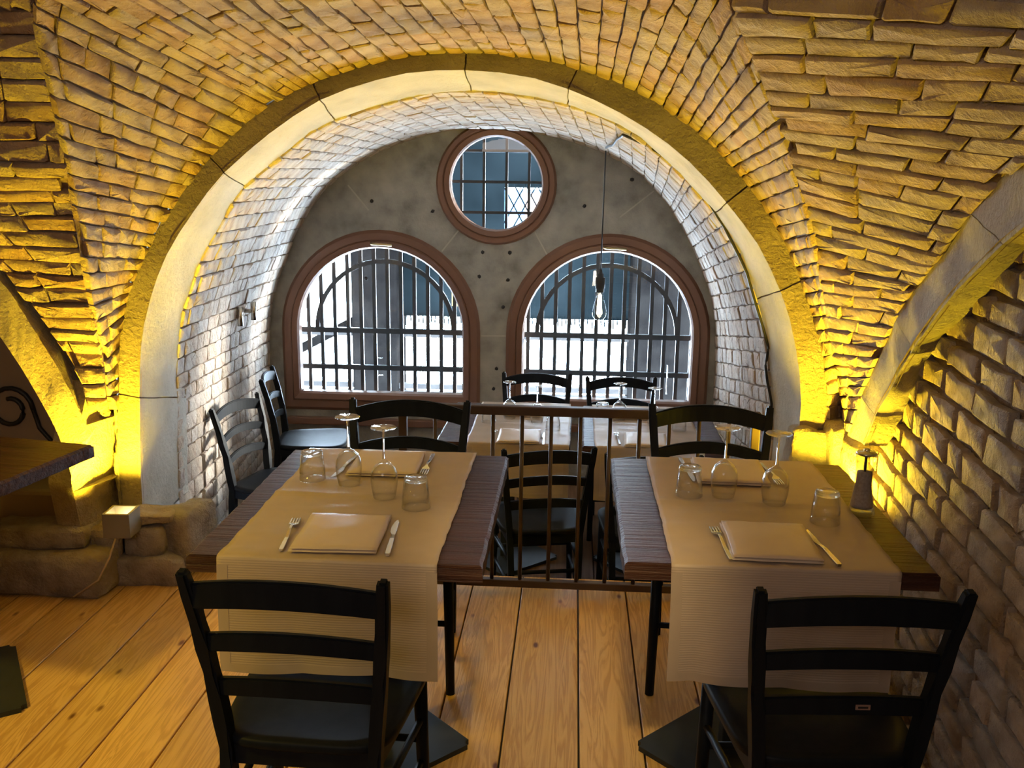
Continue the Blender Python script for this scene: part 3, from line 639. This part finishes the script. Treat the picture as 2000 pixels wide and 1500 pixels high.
# ------------------------------------------------------------------ chairs
def make_chair():
    t = thing('chair', 'x', 'chair')
    prof = [(0, -.235, .030), (.20, -.205, .034), (.44, -.185, .038), (.60, -.200, .036), (.74, -.228, .034), (.865, -.262, .030)]
    px = [.150, .155, .162, .178, .192, .203]
    def post_at(z):
        for i in range(5):
            if z <= prof[i + 1][0] or i == 4:
                k = (z - prof[i][0]) / (prof[i + 1][0] - prof[i][0]); return px[i] + (px[i + 1] - px[i]) * k, prof[i][1] + (prof[i + 1][1] - prof[i][1]) * k
    for s in (-1, 1):
        bm = bmesh.new(); rings = []
        n = 14
        for i in range(n + 1):
            z = .865 * i / n; x, y = post_at(z); d = .031 + .008 * math.exp(-((z - .45) / .2) ** 2); wd = .028
            if i == n: d *= .82; wd *= .85
            rings.append([bm.verts.new((s * x + a * wd / 2, y + b * d / 2, z + (.006 if (i == n and b > 0) else 0))) for a, b in ((-1, -1), (1, -1), (1, 1), (-1, 1))])
        for a, b in zip(rings, rings[1:]):
            for k in range(4): bm.faces.new((a[k], a[(k + 1) % 4], b[(k + 1) % 4], b[k]))
        bm.faces.new(rings[0][::-1]); bm.faces.new(rings[-1])
        es = [e for e in bm.edges if abs((e.verts[0].co - e.verts[1].co).normalized().z) > .6 or min(e.verts[0].co.z, e.verts[1].co.z) > .86]
        bmesh.ops.bevel(bm, geom=es, offset=.006, segments=2, affect='EDGES')
        bmobj('back_post', bm, 'chair', t)
    def rail_(name, zc, h, arch, bow, th=.017):
        bm = bmesh.new(); n = 16; rows = []
        x0, y0 = post_at(zc)
        for i in range(n + 1):
            a = -1 + 2 * i / n; k = 1 - a * a
            x = a * (x0 - .008); y = y0 - bow * k; z = zc + arch * k
            hh = h * (1 - .06 * (1 - k))
            rows.append([bm.verts.new((x, y + dy * th / 2, z + dz * hh / 2)) for dy, dz in ((-1, -1), (1, -1), (1, 1), (-1, 1))])
        for a, b in zip(rows, rows[1:]):
            for k in range(4): bm.faces.new((a[k], a[(k + 1) % 4], b[(k + 1) % 4], b[k]))
        bm.faces.new(rows[0]); bm.faces.new(rows[-1][::-1])
        es = [e for e in bm.edges if abs((e.verts[0].co - e.verts[1].co).normalized().x) > .8]
        bmesh.ops.bevel(bm, geom=es, offset=.004, segments=2, affect='EDGES')
        o = bmobj(name, bm, 'chair', t); return o
    rail_('top_rail', .808, .060, .024, .030)
    rail_('back_slat', .693, .043, .022, .028); rail_('back_slat', .582, .043, .018, .024)
    # seat
    bm = bmesh.new(); out = []
    N = 48
    for i in range(N):
        a = 2 * PI * i / N; c, s_ = math.cos(a), math.sin(a); e = 2 / 5
        x = abs(c) ** e * (1 if c > 0 else -1); y = abs(s_) ** e * (1 if s_ > 0 else -1)
        wd = .207 + .018 * y
        out.append((x * wd, y * .205 + (.022 * (1 - x * x) if y > 0 else 0) + .002, 0))
    lv = [(.94, -.030), (1.0, -.020), (1.0, -.006), (.975, 0), (.86, -.003), (.5, -.009)]
    rings = [[bm.verts.new((x * k, y * k, .46 + z)) for x, y, _ in out] for k, z in lv]
    for a, b in zip(rings, rings[1:]):
        for k in range(N): bm.faces.new((a[k], a[(k + 1) % N], b[(k + 1) % N], b[k]))
    bm.faces.new(rings[0][::-1])
    cv = bm.verts.new((0, 0, .450))
    for k in range(N): bm.faces.new((rings[-1][k], rings[-1][(k + 1) % N], cv))
    bmobj('seat', bm, 'chair', t, True)
    for s in (-1, 1):
        bm = bmesh.new(); tube(bm, [(s * .195, .185, 0), (s * .187, .17, .43)], [.0145, .018], 10); bmobj('front_leg', bm, 'chair', t, True)
    for s in (-1, 1):
        for z in (.18, .30):
            bm = bmesh.new(); tube(bm, [(s * .154, -.212, z), (s * .190, .175, z)], .0095, 8); bmobj('stretcher', bm, 'chair', t, True)
    for z in (.24, ):
        bm = bmesh.new(); tube(bm, [(-.19, .176, z), (.19, .176, z)], .010, 8); bmobj('stretcher', bm, 'chair', t, True)
    bm = bmesh.new(); tube(bm, [(-.155, -.203, .26), (.155, -.203, .26)], .010, 8); bmobj('stretcher', bm, 'chair', t, True)
    bm = bmesh.new(); box(bm, (0, .165, .415), (.36, .02, .045)); bar(bm, (-.158, -.185, .415), (-.186, .165, .415), .02, .045); bar(bm, (.158, -.185, .415), (.186, .165, .415), .02, .045); box(bm, (0, -.178, .415), (.31, .02, .045)); bmobj('seat_rail', bm, 'chair', t)
    return t
ch0 = make_chair(); LF = -.40
spots = [((-.547, 1.945), -.03, 0, 'black ladder-back chair nearest the camera at the left front table, seen from behind'),
         ((.562, 1.985), .066, 0, 'black ladder-back chair with a small paper tag on its lowest slat'),
         ((-.557, 2.915), PI + .01, 0, 'black ladder-back chair facing the camera at the far side of the left front table'),
         ((.483, 2.965), PI - .03, 0, 'black ladder-back chair facing the camera at the far side of the right front table'),
         ((-.135, 4.235), .20, LF, 'black ladder-back chair standing just behind the middle of the railing on the lower floor'),
         ((.365, 4.195), .02, LF, 'black ladder-back chair behind the railing, mostly hidden by the right front table'),
         ((-.208, 5.33), PI - .02, LF, 'left one of two black chairs in front of the right arched window'),
         ((.316, 5.28), PI + .05, LF, 'right one of two black chairs in front of the right arched window'),
         ((-1.50, 4.62), -PI / 2 - .26, LF, 'nearer of two black chairs with their backs to the left brick wall'),
         ((-1.56, 5.44), -PI / 2 + .16, LF, 'black chair against the left brick wall, close to the left arched window')]
chairs = [ch0] + [copytree(ch0) for _ in spots[1:]]
for o, (p, r, z, l) in zip(chairs, spots): place(o, (p[0], p[1], z), r, l, 'black ladder-back chairs')
for ch in chairs[1].children:
    if ch.name.startswith('back_slat'): last = ch
bm = bmesh.new(); box(bm, (.03, -.2315, .599), (.030, .002, .011)); o = bmobj('paper_tag', bm, 'tag', chairs[1])
o['label'] = 'small rectangular paper tag with faint dark print'
bm = bmesh.new(); box(bm, (.03, -.233, .599), (.020, .001, .004)); o2 = bmobj('faint_print', bm, 'black', o)

# ------------------------------------------------------------------ tables
def make_table(w_, l_, zt=.76, th=.042, wob=.004, plate=.40):
    t = thing('dining_table', 'x', 'table'); bm = bmesh.new(); N = 26; rows = []
    for i in range(N + 1):
        a = -1 + 2 * i / N; y = a * l_ / 2
        dx = wob * nz((0, y * 22, w_), 1, 3); dx2 = wob * nz((5, y * 22, w_), 1, 4); e = .008
        zz = wob * .35 * nz((0, y * 30, 3), 1, 5)
        ya = y
        rows.append([bm.verts.new(p) for p in ((-w_ / 2 + dx, ya, zt - th), (w_ / 2 + dx2, ya, zt - th), (w_ / 2 + dx2, ya, zt - e * .9 + zz), (w_ / 2 - e + dx2, ya, zt), (-w_ / 2 + e + dx, ya, zt), (-w_ / 2 + dx, ya, zt - e * .9 + zz))])
    for a, b in zip(rows, rows[1:]):
        for k in range(6): bm.faces.new((a[k], a[(k + 1) % 6], b[(k + 1) % 6], b[k]))
    bm.faces.new(rows[0]); bm.faces.new(rows[-1][::-1])
    es = [e for e in bm.edges if all(abs(abs(v.co.y) - l_ / 2) < .001 for v in e.verts) and all(v.co.z > zt - .001 for v in e.verts)]
    bmesh.ops.bevel(bm, geom=es, offset=.006, segments=2, affect='EDGES')
    bmobj('tabletop', bm, 'table', t)
    bm = bmesh.new(); box(bm, (0, 0, (zt - th) / 2), (.07, .07, zt - th - .012)); bevel(bm, .004); bmobj('column', bm, 'plate', t)
    bm = bmesh.new(); box(bm, (0, 0, .008), (plate, plate, .016)); es = [e for e in bm.edges if abs((e.verts[0].co - e.verts[1].co).normalized().z) > .9]
    bmesh.ops.bevel(bm, geom=es, offset=.018, segments=3, affect='EDGES')
    bmesh.ops.rotate(bm, verts=bm.verts[:], matrix=Matrix.Rotation(PI / 4, 3, 'Z')); bmobj('base_plate', bm, 'plate', t)
    bm = bmesh.new(); box(bm, (0, 0, zt - th - .006), (.36, .36, .012)); bmobj('top_bracket', bm, 'plate', t)
    return t
TL, TR = (-.541, 2.448), (.4975, 2.485)
tb = make_table(.70, .875); place(tb, (*TL, 0), .0, 'dark rough-grained wooden table with a beige runner, left one in the foreground', 'dark wooden dining tables')
tb2 = make_table(.722, .84); place(tb2, (*TR, 0), .0, 'dark rough-grained wooden table beside the right brick wall, with the salt mill on it', 'dark wooden dining tables')
tb3 = make_table(.66, .83); place(tb3, (-.32, 4.81, LF), -.01, 'dark wooden table left of two on the lower floor behind the railing', 'dark wooden dining tables')
tb4 = make_table(.70, .83); place(tb4, (.42, 4.81, LF), -.01, 'dark wooden table right of two on the lower floor behind the railing', 'dark wooden dining tables')
tb5 = make_table(.72, .72, plate=.46); place(tb5, (-1.969, 2.573, 0), -.17, 'bare dark wooden table cut off by the left edge of the picture', 'dark wooden dining tables')

# ------------------------------------------------------------------ runners
def runner(x0, x1, y0, y1, zt, drop0, drop1, label, seed, xf=None, taper=0.):
    """cloth strip lying across the table, hanging down at both ends"""
    prof = []
    e = .010
    def add(n, f):
        for i in range(n): prof.append(f(i / n))
    add(26, lambda k: (y0 - e, zt - drop0 * (1 - k) - e * .5))
    add(4, lambda k: (y0 - e * math.cos(k * PI / 2), zt + .004 - e * .6 + e * .6 * math.sin(k * PI / 2)))
    add(56, lambda k: (y0 + (y1 - y0) * k, zt + .004))
    add(4, lambda k: (y1 + e * math.sin(k * PI / 2), zt + .004 - e * .6 + e * .6 * math.cos(k * PI / 2)))
    add(13, lambda k: (y1 + e, zt - e * .5 - drop1 * k))
    K = 40; vs, fs = [], []
    for i, (y, z) in enumerate(prof):
        hang = i < 26 or i >= len(prof) - 13
        for j in range(K + 1):
            s = j / K; x = x0 + (x1 - x0) * s
            edge = .004 * nz((y * 9 + z * 5, seed, 0), 1, 2) + .003 * nz((y * 30, seed, 2), 1, 2)
            xx = x + edge * (1 if s > .5 else -1) + taper * (y - y0) * (s - .5)
            if hang:
                dep = (zt - z) / max(drop0, .01)
                wv = .011 * dep * math.sin(s * 7 + seed) + .010 * dep * nz((s * 4, z * 3, seed), 1)
                vs.append((xx, y + (-abs(wv) if i < 26 else abs(wv)), z + .012 * dep * nz((s * 2.2, seed, 1), 1)))
            else:
                c = abs(s - .5 - .01 * math.sin(y * 9)) ; ym = (y - (y0 + y1) / 2)
                h = .0028 * math.exp(-(c / .012) ** 2) * (1 if y < (y0 + y1) / 2 else .5)      # lengthwise fold
                h += .0045 * math.exp(-((ym - .005 * math.sin(s * 8 + seed)) / .010) ** 2)           # fold across the middle
                h += .0025 * math.exp(-((ym + .10 + .03 * math.sin(s * 5 + seed)) / .018) ** 2) * max(0, math.sin(s * 3.3))
                h += .0042 * max(0, nz((x * 6, y * 15, seed), 1)) + .0022 * abs(nz((x * 14, y * 34, seed), 1))
                h += .004 * max(0, 1 - min(s, 1 - s) / .02) * max(0, nz((y * 26, seed, 4), 1))
                vs.append((xx, y, z + h))
    w_ = K + 1
    for i in range(len(prof) - 1):
        for j in range(K):
            a = i * w_ + j; fs.append((a, a + 1, a + w_ + 1, a + w_))
    o = mesh('table_runner', vs, fs, 'cloth', None, True)
    md = o.modifiers.new('thick', 'SOLIDIFY'); md.thickness = .0014; md.offset = 1
    tag(o, label, 'table runner', 'beige table runners')
    hv, hf, idx = [], [], {}
    def hid(i, j):
        k = i * w_ + j
        if k not in idx:
            idx[k] = len(hv); x, y, z = vs[k]; hv.append((x, y - .0022, z))
        return idx[k]
    for i in range(26):
        for j in range(K):
            if (i < 2) or ((j < 2 or j >= K - 2) and i < 25): hf.append((hid(i, j), hid(i, j + 1), hid(i + 1, j + 1), hid(i + 1, j)))
    mesh('hem', hv, hf, 'hem', o, True)
    return o
runner(-.812, -.294, TL[1] - .4375, TL[1] + .4375, .76, .278, .20, 'beige cloth runner on the left foreground table, hanging to the near chair seat', 1.0)
runner(.246, .766, TR[1] - .42, TR[1] + .42, .76, .285, .20, 'beige cloth runner on the right foreground table, next to the salt mill', 2.3)
runner(-.50, .005, 4.81 - .415, 4.81 + .415, .36, .26, .20, 'pale runner on the left table behind the railing', 3.1)
runner(.125, .655, 4.81 - .415, 4.81 + .415, .36, .26, .20, 'pale runner on the right table behind the railing', 4.4)
# ------------------------------------------------------------------ napkins
def make_napkin(seed):
    t = thing('napkin', 'x', 'napkin')
    for lay_, (w_, l_, z0, th) in enumerate(((.208, .240, 0, .006), (.205, .236, .006, .007))):
        N = 14; vs, fs = [], []
        for sgn in (0, 1):
            for i in range(N + 1):
                for j in range(N + 1):
                    a, b = -1 + 2 * i / N, -1 + 2 * j / N
                    ed = max(abs(a), abs(b)) ** 10
                    puff = .0035 * (1 - a * a) * (1 - b ** 4) + .0016 * math.sin(b * 5 + seed) * (1 - abs(a)) if lay_ else 0
                    z = z0 + (th / 2 + (th / 2) * (1 if sgn else -1) * (1 - .75 * ed)) + (puff if sgn else 0)
                    z += (.0014 * nz((a * 3, b * 3, seed), 1) if sgn else 0)
                    vs.append((a * w_ / 2 + .002 * lay_ + .002 * nz((b * 2, seed, 0), 1), b * l_ / 2 + .002 * nz((a * 2, seed, 3), 1), z))
        q = (N + 1) ** 2
        for i in range(N):
            for j in range(N):
                k = i * (N + 1) + j
                fs.append((k, k + 1, k + N + 2, k + N + 1)); fs.append((q + k, q + k + N + 1, q + k + N + 2, q + k + 1))
        for i in range(N):
            for k1, k2 in ((i, i + 1), (N * (N + 1) + i + 1, N * (N + 1) + i), ((i + 1) * (N + 1), i * (N + 1)), (i * (N + 1) + N, (i + 1) * (N + 1) + N)):
                fs.append((k1, k1 + q, k2 + q, k2))
        mesh('fold', vs, fs, 'napkin', t, True)
    return t
ZT = .7700; ZB = .3700
nap0 = make_napkin(1.2)
nps = [((-.551, 2.148, ZT), .04, 'beige napkin folded square, near place of the left foreground table'),
       ((-.553, 2.722, ZT), .03, 'beige napkin folded square, far place of the left foreground table'),
       ((.494, 2.193, ZT), -.02, 'beige napkin folded square, near place of the right foreground table'),
       ((.485, 2.750, ZT), -.03, 'beige napkin folded square, far place of the right foreground table'),
       ((-.247, 4.49, ZB), .0, 'pale napkin at the near place of the left table behind the railing'),
       ((.375, 4.49, ZB), -.04, 'pale napkin at the near place of the right table behind the railing'),
       ((-.249, 5.01, ZB), .0, 'pale napkin at the window side of the left table behind the railing'),
       ((.335, 5.02, ZB), .0, 'pale napkin at the window side of the right table behind the railing')]
for i, (p, r, l) in enumerate(nps):
    o = nap0 if i == 0 else copytree(nap0); place(o, p, r, l, 'folded napkins')
# ------------------------------------------------------------------ cutlery
def flat_solid(name, outline, zf, th, m, parent):
    """thin solid from a left/right outline [(y, half_left, half_right)]"""
    vs, fs = [], []
    for y, a, b in outline:
        z = zf(y)
        vs += [(a, y, z), (b, y, z), (b, y, z + th(y)), (a, y, z + th(y))]
    n = len(outline)
    for i in range(n - 1):
        for k in range(4): fs.append((i * 4 + k, i * 4 + (k + 1) % 4, (i + 1) * 4 + (k + 1) % 4, (i + 1) * 4 + k))
    fs.append((0, 1, 2, 3)); fs.append(tuple((n - 1) * 4 + k for k in (3, 2, 1, 0)))
    o = mesh(name, vs, fs, m, parent)
    bm = bmesh.new(); bm.from_mesh(o.data); bmesh.ops.recalc_face_normals(bm, faces=bm.faces[:])
    bmesh.ops.bevel(bm, geom=[e for e in bm.edges if abs((e.verts[0].co - e.verts[1].co).normalized().y) > .5], offset=.0007, segments=1, affect='EDGES'); bm.to_mesh(o.data); bm.free()
    return o
def make_fork():
    t = thing('fork', 'x', 'fork')
    zf = lambda y: .001 + .010 * math.exp(-((y - .025) / .035) ** 2) if y < .06 else .001 + .010 * math.exp(-((y - .025) / .035) ** 2) + .012 * max(0, (y - .075) / .05) ** 1.5 * 0 + .004 * math.sin(max(0, (y - .06)) / .06 * PI)
    H = [(-.103, -.0035, .0035), (-.100, -.0055, .0055), (-.08, -.0056, .0056), (-.03, -.0046, .0046), (.015, -.0036, .0036), (.035, -.0033, .0033), (.045, -.006, .006), (.053, -.0108, .0108), (.060, -.012, .012), (.066, -.012, .012)]
    flat_solid('handle', H, zf, lambda y: .005 if y < .0 else .0028, 'steel', t)
    for k in range(4):
        c = -.0102 + k * .0068
        flat_solid('tine', [(.064, c - .0020, c + .0020), (.085, c - .0018, c + .0018), (.100, c - .0015, c + .0015), (.1075, c - .0007, c + .0007)], zf, lambda y: .0024, 'steel', t)
    return t
def make_knife():
    t = thing('knife', 'x', 'knife')
    flat_solid('handle', [(-.115, -.004, .004), (-.112, -.0062, .0062), (-.08, -.0062, .0062), (-.02, -.0052, .0052), (.012, -.0040, .0040)], lambda y: .0005, lambda y: .007 - .003 * (y > 0), 'steel', t)
    flat_solid('blade', [(.010, -.0040, .0040), (.020, -.0060, .0045), (.032, -.0100, .0048), (.055, -.0112, .0050), (.080, -.0098, .0048), (.100, -.0060, .0040), (.112, -.001, .0022)], lambda y: .0022, lambda y: .0016, 'steel', t)
    return t
fk0, kn0 = make_fork(), make_knife(); ZC = .7675
def ang(a, b): return math.atan2(-(a[0] - b[0]), a[1] - b[1])      # tip a, handle end b
def setc(o0, first, a, b, z, l, g):
    o = o0 if first else copytree(o0); m_ = ((a[0] + b[0]) / 2, (a[1] + b[1]) / 2, z); place(o, m_, ang(a, b), l, g)
for i, (a, b, z, l) in enumerate([((-.693, 2.255), (-.668, 2.018), ZC, 'steel fork left of the near napkin on the left foreground table'),
                                ((-.427, 2.636), (-.428, 2.841), ZC, 'steel fork beside the far napkin on the left foreground table, tines toward the camera'),
                                ((.371, 2.30), (.387, 2.062), ZC, 'steel fork left of the near napkin on the right foreground table'),
                                ((.618, 2.651), (.599, 2.859), ZC, 'steel fork beside the far napkin on the right foreground table, tines toward the camera'),
                                ((-.375, 4.60), (-.372, 4.40), ZB - .001, 'small steel fork beside the napkin on the left table behind the railing'),
                                ((.236, 4.62), (.248, 4.40), ZB - .001, 'small steel fork beside the napkin on the right table behind the railing')]):
    setc(fk0, i == 0, a, b, z, l, 'steel forks')
for i, (a, b, z, l) in enumerate([((-.433, 2.262), (-.415, 2.026), ZC, 'steel knife right of the near napkin on the left foreground table'),
                                ((-.690, 2.58), (-.662, 2.81), ZC, 'steel knife seen through the left wine glass of the left foreground table'),
                                ((.608, 2.30), (.630, 2.066), ZC, 'steel knife right of the near napkin on the right foreground table'),
                                ((.369, 2.66), (.352, 2.872), ZC, 'steel knife lying by the tumbler and the far napkin on the right foreground table'),
                                ((-.125, 4.57), (-.122, 4.37), ZB - .001, 'steel knife right of the napkin on the left table behind the railing')]):
    setc(kn0, i == 0, a, b, z, l, 'steel knives')
# ------------------------------------------------------------------ glasses (all upside down)
def make_wineglass():
    t = thing('wine_glass', 'x', 'wine glass')
    bowl = [(.0300, 0), (.0330, .014), (.0362, .034), (.0375, .052), (.0355, .072), (.0285, .088), (.0160, .100), (.0060, .107), (.0042, .112)]
    inner = [(.0290, 0), (.0320, .014), (.0351, .034), (.0363, .052), (.0342, .070), (.0270, .085), (.0140, .095), (0, .098)]
    bm = bmesh.new(); lathe(bm, inner[::-1] + bowl, 32); bmobj('bowl', bm, 'glass', t, True)
    bm = bmesh.new(); lathe(bm, [(.0042, .110), (.0034, .125), (.0032, .165), (.0036, .186), (.0060, .192)], 14); bmobj('stem', bm, 'solidglass', t, True)
    bm = bmesh.new(); lathe(bm, [(.0055, .191), (.015, .1945), (.0345, .1975), (.0352, .1985), (.0345, .2000), (0, .2005)], 32); bmobj('foot', bm, 'solidglass', t, True)
    return t
def make_tumbler():
    t = thing('tumbler', 'x', 'tumbler')
    bm = bmesh.new(); lathe(bm, [(0, .072), (.0285, .073), (.0350, .03), (.0368, 0), (.0384, 0), (.0368, .03), (.0318, .076), (.0295, .083), (.024, .085)], 32); bmobj('wall', bm, 'glass', t, True)
    bm = bmesh.new(); lathe(bm, [(0, .073), (.029, .0735), (.0315, .078), (.0290, .0845), (.022, .0850), (.018, .0825), (0, .0820)], 32); bmobj('base', bm, 'solidglass', t, True)
    return t
wg0, tu0 = make_wineglass(), make_tumbler()
ZG = .7675
for i, (x, y, z, s, l) in enumerate([(-.626, 2.537, ZG, 1, 'upturned wine glass farther left of the pair on the left foreground table'),
                                  (-.503, 2.435, ZG, 1, 'upturned wine glass in the middle of the left foreground table'),
                                  (.436, 2.542, ZG, 1, 'upturned wine glass in the middle of the right foreground table'),
                                  (.567, 2.495, ZG, 1, 'upturned wine glass nearer the salt mill on the right foreground table'),
                                  (-.32, 4.859, ZB - .002, 1, 'leftmost upturned wine glass on the tables behind the railing'),
                                  (-.171, 4.79, ZB - .002, 1, 'second upturned wine glass from the left behind the railing'),
                                  (.265, 4.894, ZB - .002, 1, 'third upturned wine glass from the left behind the railing, under the hanging bulb'),
                                  (.441, 4.805, ZB - .002, 1, 'rightmost upturned wine glass on the tables behind the railing')]):
    o = wg0 if i == 0 else copytree(wg0); place(o, (x, y, z), 0, l, 'upturned wine glasses')
for i, (x, y, z, l) in enumerate([(-.742, 2.572, ZG, 'upturned tumbler by the left edge of the runner on the left foreground table'),
                               (-.404, 2.366, ZG, 'upturned tumbler right of the wine glasses on the left foreground table'),
                               (.341, 2.543, ZG, 'upturned tumbler left of the wine glasses on the right foreground table'),
                               (.671, 2.362, ZG, 'upturned tumbler with a golden gleam beside the salt mill'),
                               (-.423, 4.775, ZB - .002, 'upturned tumbler at the left end of the left table behind the railing'),
                               (-.083, 4.66, ZB - .002, 'upturned tumbler in the middle of the left table behind the railing'),
                               (.176, 4.931, ZB - .002, 'upturned tumbler on the window side of the right table behind the railing'),
                               (.563, 4.713, ZB - .002, 'upturned tumbler at the right end of the right table behind the railing')]):
    o = tu0 if i == 0 else copytree(tu0); place(o, (x, y, z), 0, l, 'upturned tumblers')
# ------------------------------------------------------------------ mill
ml = thing('salt_mill', 'glass mill half full of grey grains beside the right brick wall', 'salt mill', (.790, 2.455, .7605))
bm = bmesh.new(); lathe(bm, [(.030, .004), (.0345, 0), (.036, .006), (.033, .018), (.027, .05), (.0235, .09), (.0225, .125), (.026, .155), (.029, .168), (.027, .170), (.0235, .155), (.020, .125), (.021, .09), (.0245, .05), (.030, .02), (.030, .012), (0, .010)], 32); bmobj('glass_body', bm, 'glass', ml, True)
bm = bmesh.new(); lathe(bm, [(0, .022), (.0290, .022), (.0288, .03), (.0242, .055), (.0208, .09), (.0200, .118), (0, .120)], 24); bmobj('grains', bm, 'pepper', ml, True)
bm = bmesh.new(); tube(bm, [(0, 0, .112), (0, 0, .176)], .0038, 10); bmobj('shaft', bm, 'black', ml, True)
bm = bmesh.new(); lathe(bm, [(0, .166), (.024, .166), (.027, .170), (.024, .174), (.008, .175), (.008, .180), (.006, .183), (0, .184)], 24); bmobj('cap', bm, 'steel', ml, True)
# ------------------------------------------------------------------ pendant lamp and its cable
pd = thing('pendant_lamp', 'bare filament bulb in a dark socket hanging before the right arched window', 'pendant lamp', (.158, 5.5, 1.80))
bm = bmesh.new(); tube(bm, [(.006, 0, -.02), (.004, 0, -.3), (0, 0, -.70)], .0042, 8); bmobj('cord', bm, 'black', pd, True)
bm = bmesh.new(); tube(bm, [(0, 0, -.69), (0, 0, -.715), (0, 0, -.716), (0, 0, -.735), (0, 0, -.736), (0, 0, -.80), (0, 0, -.801), (0, 0, -.822)], [.007, .012, .018, .019, .028, .028, .024, .024], 16); bmobj('socket', bm, 'black', pd, True)
bm = bmesh.new(); lathe(bm, [(.016, -.822), (.020, -.85), (.034, -.895), (.042, -.935), (.040, -.962), (.026, -.984), (0, -.992)], 24); bmobj('bulb', bm, 'bulbglass', pd, True)
bm = bmesh.new()
for k in range(6):
    a = k * PI / 3; tube(bm, [(.007 * math.cos(a), .007 * math.sin(a), -.84), (.015 * math.cos(a + .5), .015 * math.sin(a + .5), -.95)], .0034, 5)
bmobj('filament', bm, 'glow', pd)
bm = bmesh.new()
def barrel_z(x, y):
    v = (y - 4) / 2.2
    return min((abs(QC.p(i / 200, v).x - x), QC.p(i / 200, v).z) for i in range(201))[1] - .019
pts = [(.164, 5.47, barrel_z(.164, 5.47)), (.18, 5.0, barrel_z(.18, 5.0)), (.185, 4.5, barrel_z(.185, 4.5)), (.190, 4.06, barrel_z(.19, 4.06) - .002), (.362, 3.98, 1.722), (.514, 3.985, 1.585), (.616, 3.985, 1.445), (.723, 3.985, 1.25), (.80, 3.985, 1.035), (.832, 3.98, .94), (.825, 3.98, .86), (.838, 3.98, .79), (.862, 3.98, .70), (.87, 3.98, .5)]
sm_ = []
for i in range(len(pts) - 1):
    for k in range(4): sm_.append(V(pts[i]).lerp(V(pts[i + 1]), k / 4) + V((0, 0, .003 * math.sin(i * 4 + k))))
tube(bm, sm_, .006, 6); tag(bmobj('cable', bm, 'black', None, True), 'black cable clipped along the inner edge of the stone arch down the right side', 'cable')
# ------------------------------------------------------------------ corner lamps
def box_lamp(loc, rz, label, power, aim):
    t = thing('uplight', label, 'lamp', loc, rz, 'metal box uplights'); s = .107; h = .098; w_ = .010
    bm = bmesh.new()
    for c, sz in (((0, -s / 2 + w_ / 2, 0), (s, w_, h)), ((0, s / 2 - w_ / 2, 0), (s, w_, h)), ((-s / 2 + w_ / 2, 0, 0), (w_, s - 2 * w_, h)), ((s / 2 - w_ / 2, 0, 0), (w_, s - 2 * w_, h)), ((0, 0, -h / 2 + .02), (s - 2 * w_, s - 2 * w_, .03))): box(bm, c, sz)
    bmobj('housing', bm, 'lampbox', t)
    bm = bmesh.new(); lathe(bm, [(0, .020), (.018, .020), (.022, .017), (.023, -.012), (0, -.014)], 20); bmobj('lens', bm, 'ledglow', t, True)
    l = bpy.data.lights.new('lamp_light', 'SPOT'); l.color = (1.0, .67, .02); l.energy = power; l.spot_size = math.radians(150); l.spot_blend = .7; l.shadow_soft_size = .025
    lo = bpy.data.objects.new('lamp_light', l); C.objects.link(lo); lo.parent = t; lo.location = (0, 0, .062)
    d = Matrix.Rotation(-rz, 3, 'Z') @ (V(aim) - V(loc)); lo.rotation_euler = d.to_track_quat('-Z', 'Y').to_euler()
    return t
box_lamp((-1.762, 3.415, .276), .05, 'small square metal uplight glowing yellow at the foot of the left pier', 150, (-1.79, 3.32, 2.2))
box_lamp((.955, 3.26, .42), -.1, 'square metal uplight hidden behind the right table, throwing yellow light up the pier', 130, (.95, 3.22, 2.2))
# ------------------------------------------------------------------ small things on the walls
for i, (y, z) in enumerate(((5.065, .852), (5.289, .852))):
    t = thing('spotlight', ['small chrome cylinder spotlight on the left brick wall, the one nearer the camera', 'small chrome cylinder spotlight on the left brick wall, the one nearer the window'][i], 'spotlight', (-1.86, y, z), 0, 'chrome wall spotlights')
    bm = bmesh.new(); tube(bm, [(.02, 0, -.052), (.02, 0, .052)], .016, 16); bmobj('tube', bm, 'steel', t, True)
    bm = bmesh.new(); box(bm, (-.02, 0, 0), (.06, .02, .02)); bmobj('mount', bm, 'steel', t)
for i, (z, y1) in enumerate(((.075, 3.0), (.115, 2.9))):
    bm = bmesh.new(); pts = [(wl(.8 + k * .2) - .055, .8 + k * .2, z + .004 * math.sin(k * 2 + i)) for k in range(12)]
    tube(bm, pts, .012, 8); tag(bmobj('pipe', bm, 'pipe', None, True), ['lower pale pipe along the foot of the right brick wall', 'upper pale pipe along the foot of the right brick wall'][i], 'pipe', 'pipes along the right wall')
bm = bmesh.new(); pts = [(-1.90, 3.26, .02), (-1.80, 3.27, .09), (-1.765, 3.30, .17), (-1.76, 3.35, .23)]
tube(bm, pts, .004, 6); tag(bmobj('lamp_cable', bm, 'pipe', None, True), 'thin cable running over the rubble plinth up to the left uplight', 'cable')
t = thing('wall_ornament', 'dark curled ironwork on the plaster behind the left table', 'ornament', (-2.33, 3.66, .66))
bm = bmesh.new(); tube(bm, [(.10 * math.cos(a) * (1 - a / 14), 0, .10 * math.sin(a) * (1 - a / 14)) for a in [k * .35 for k in range(24)]], .010, 6); bmobj('scroll', bm, 'black', t, True)
bm = bmesh.new(); tube(bm, [(.10, 0, 0), (.12, 0, -.08), (.17, 0, -.14), (.22, 0, -.2)], .009, 6); bmobj('stalk', bm, 'black', t, True)
for nm in ('chair', 'dining_table'): pass
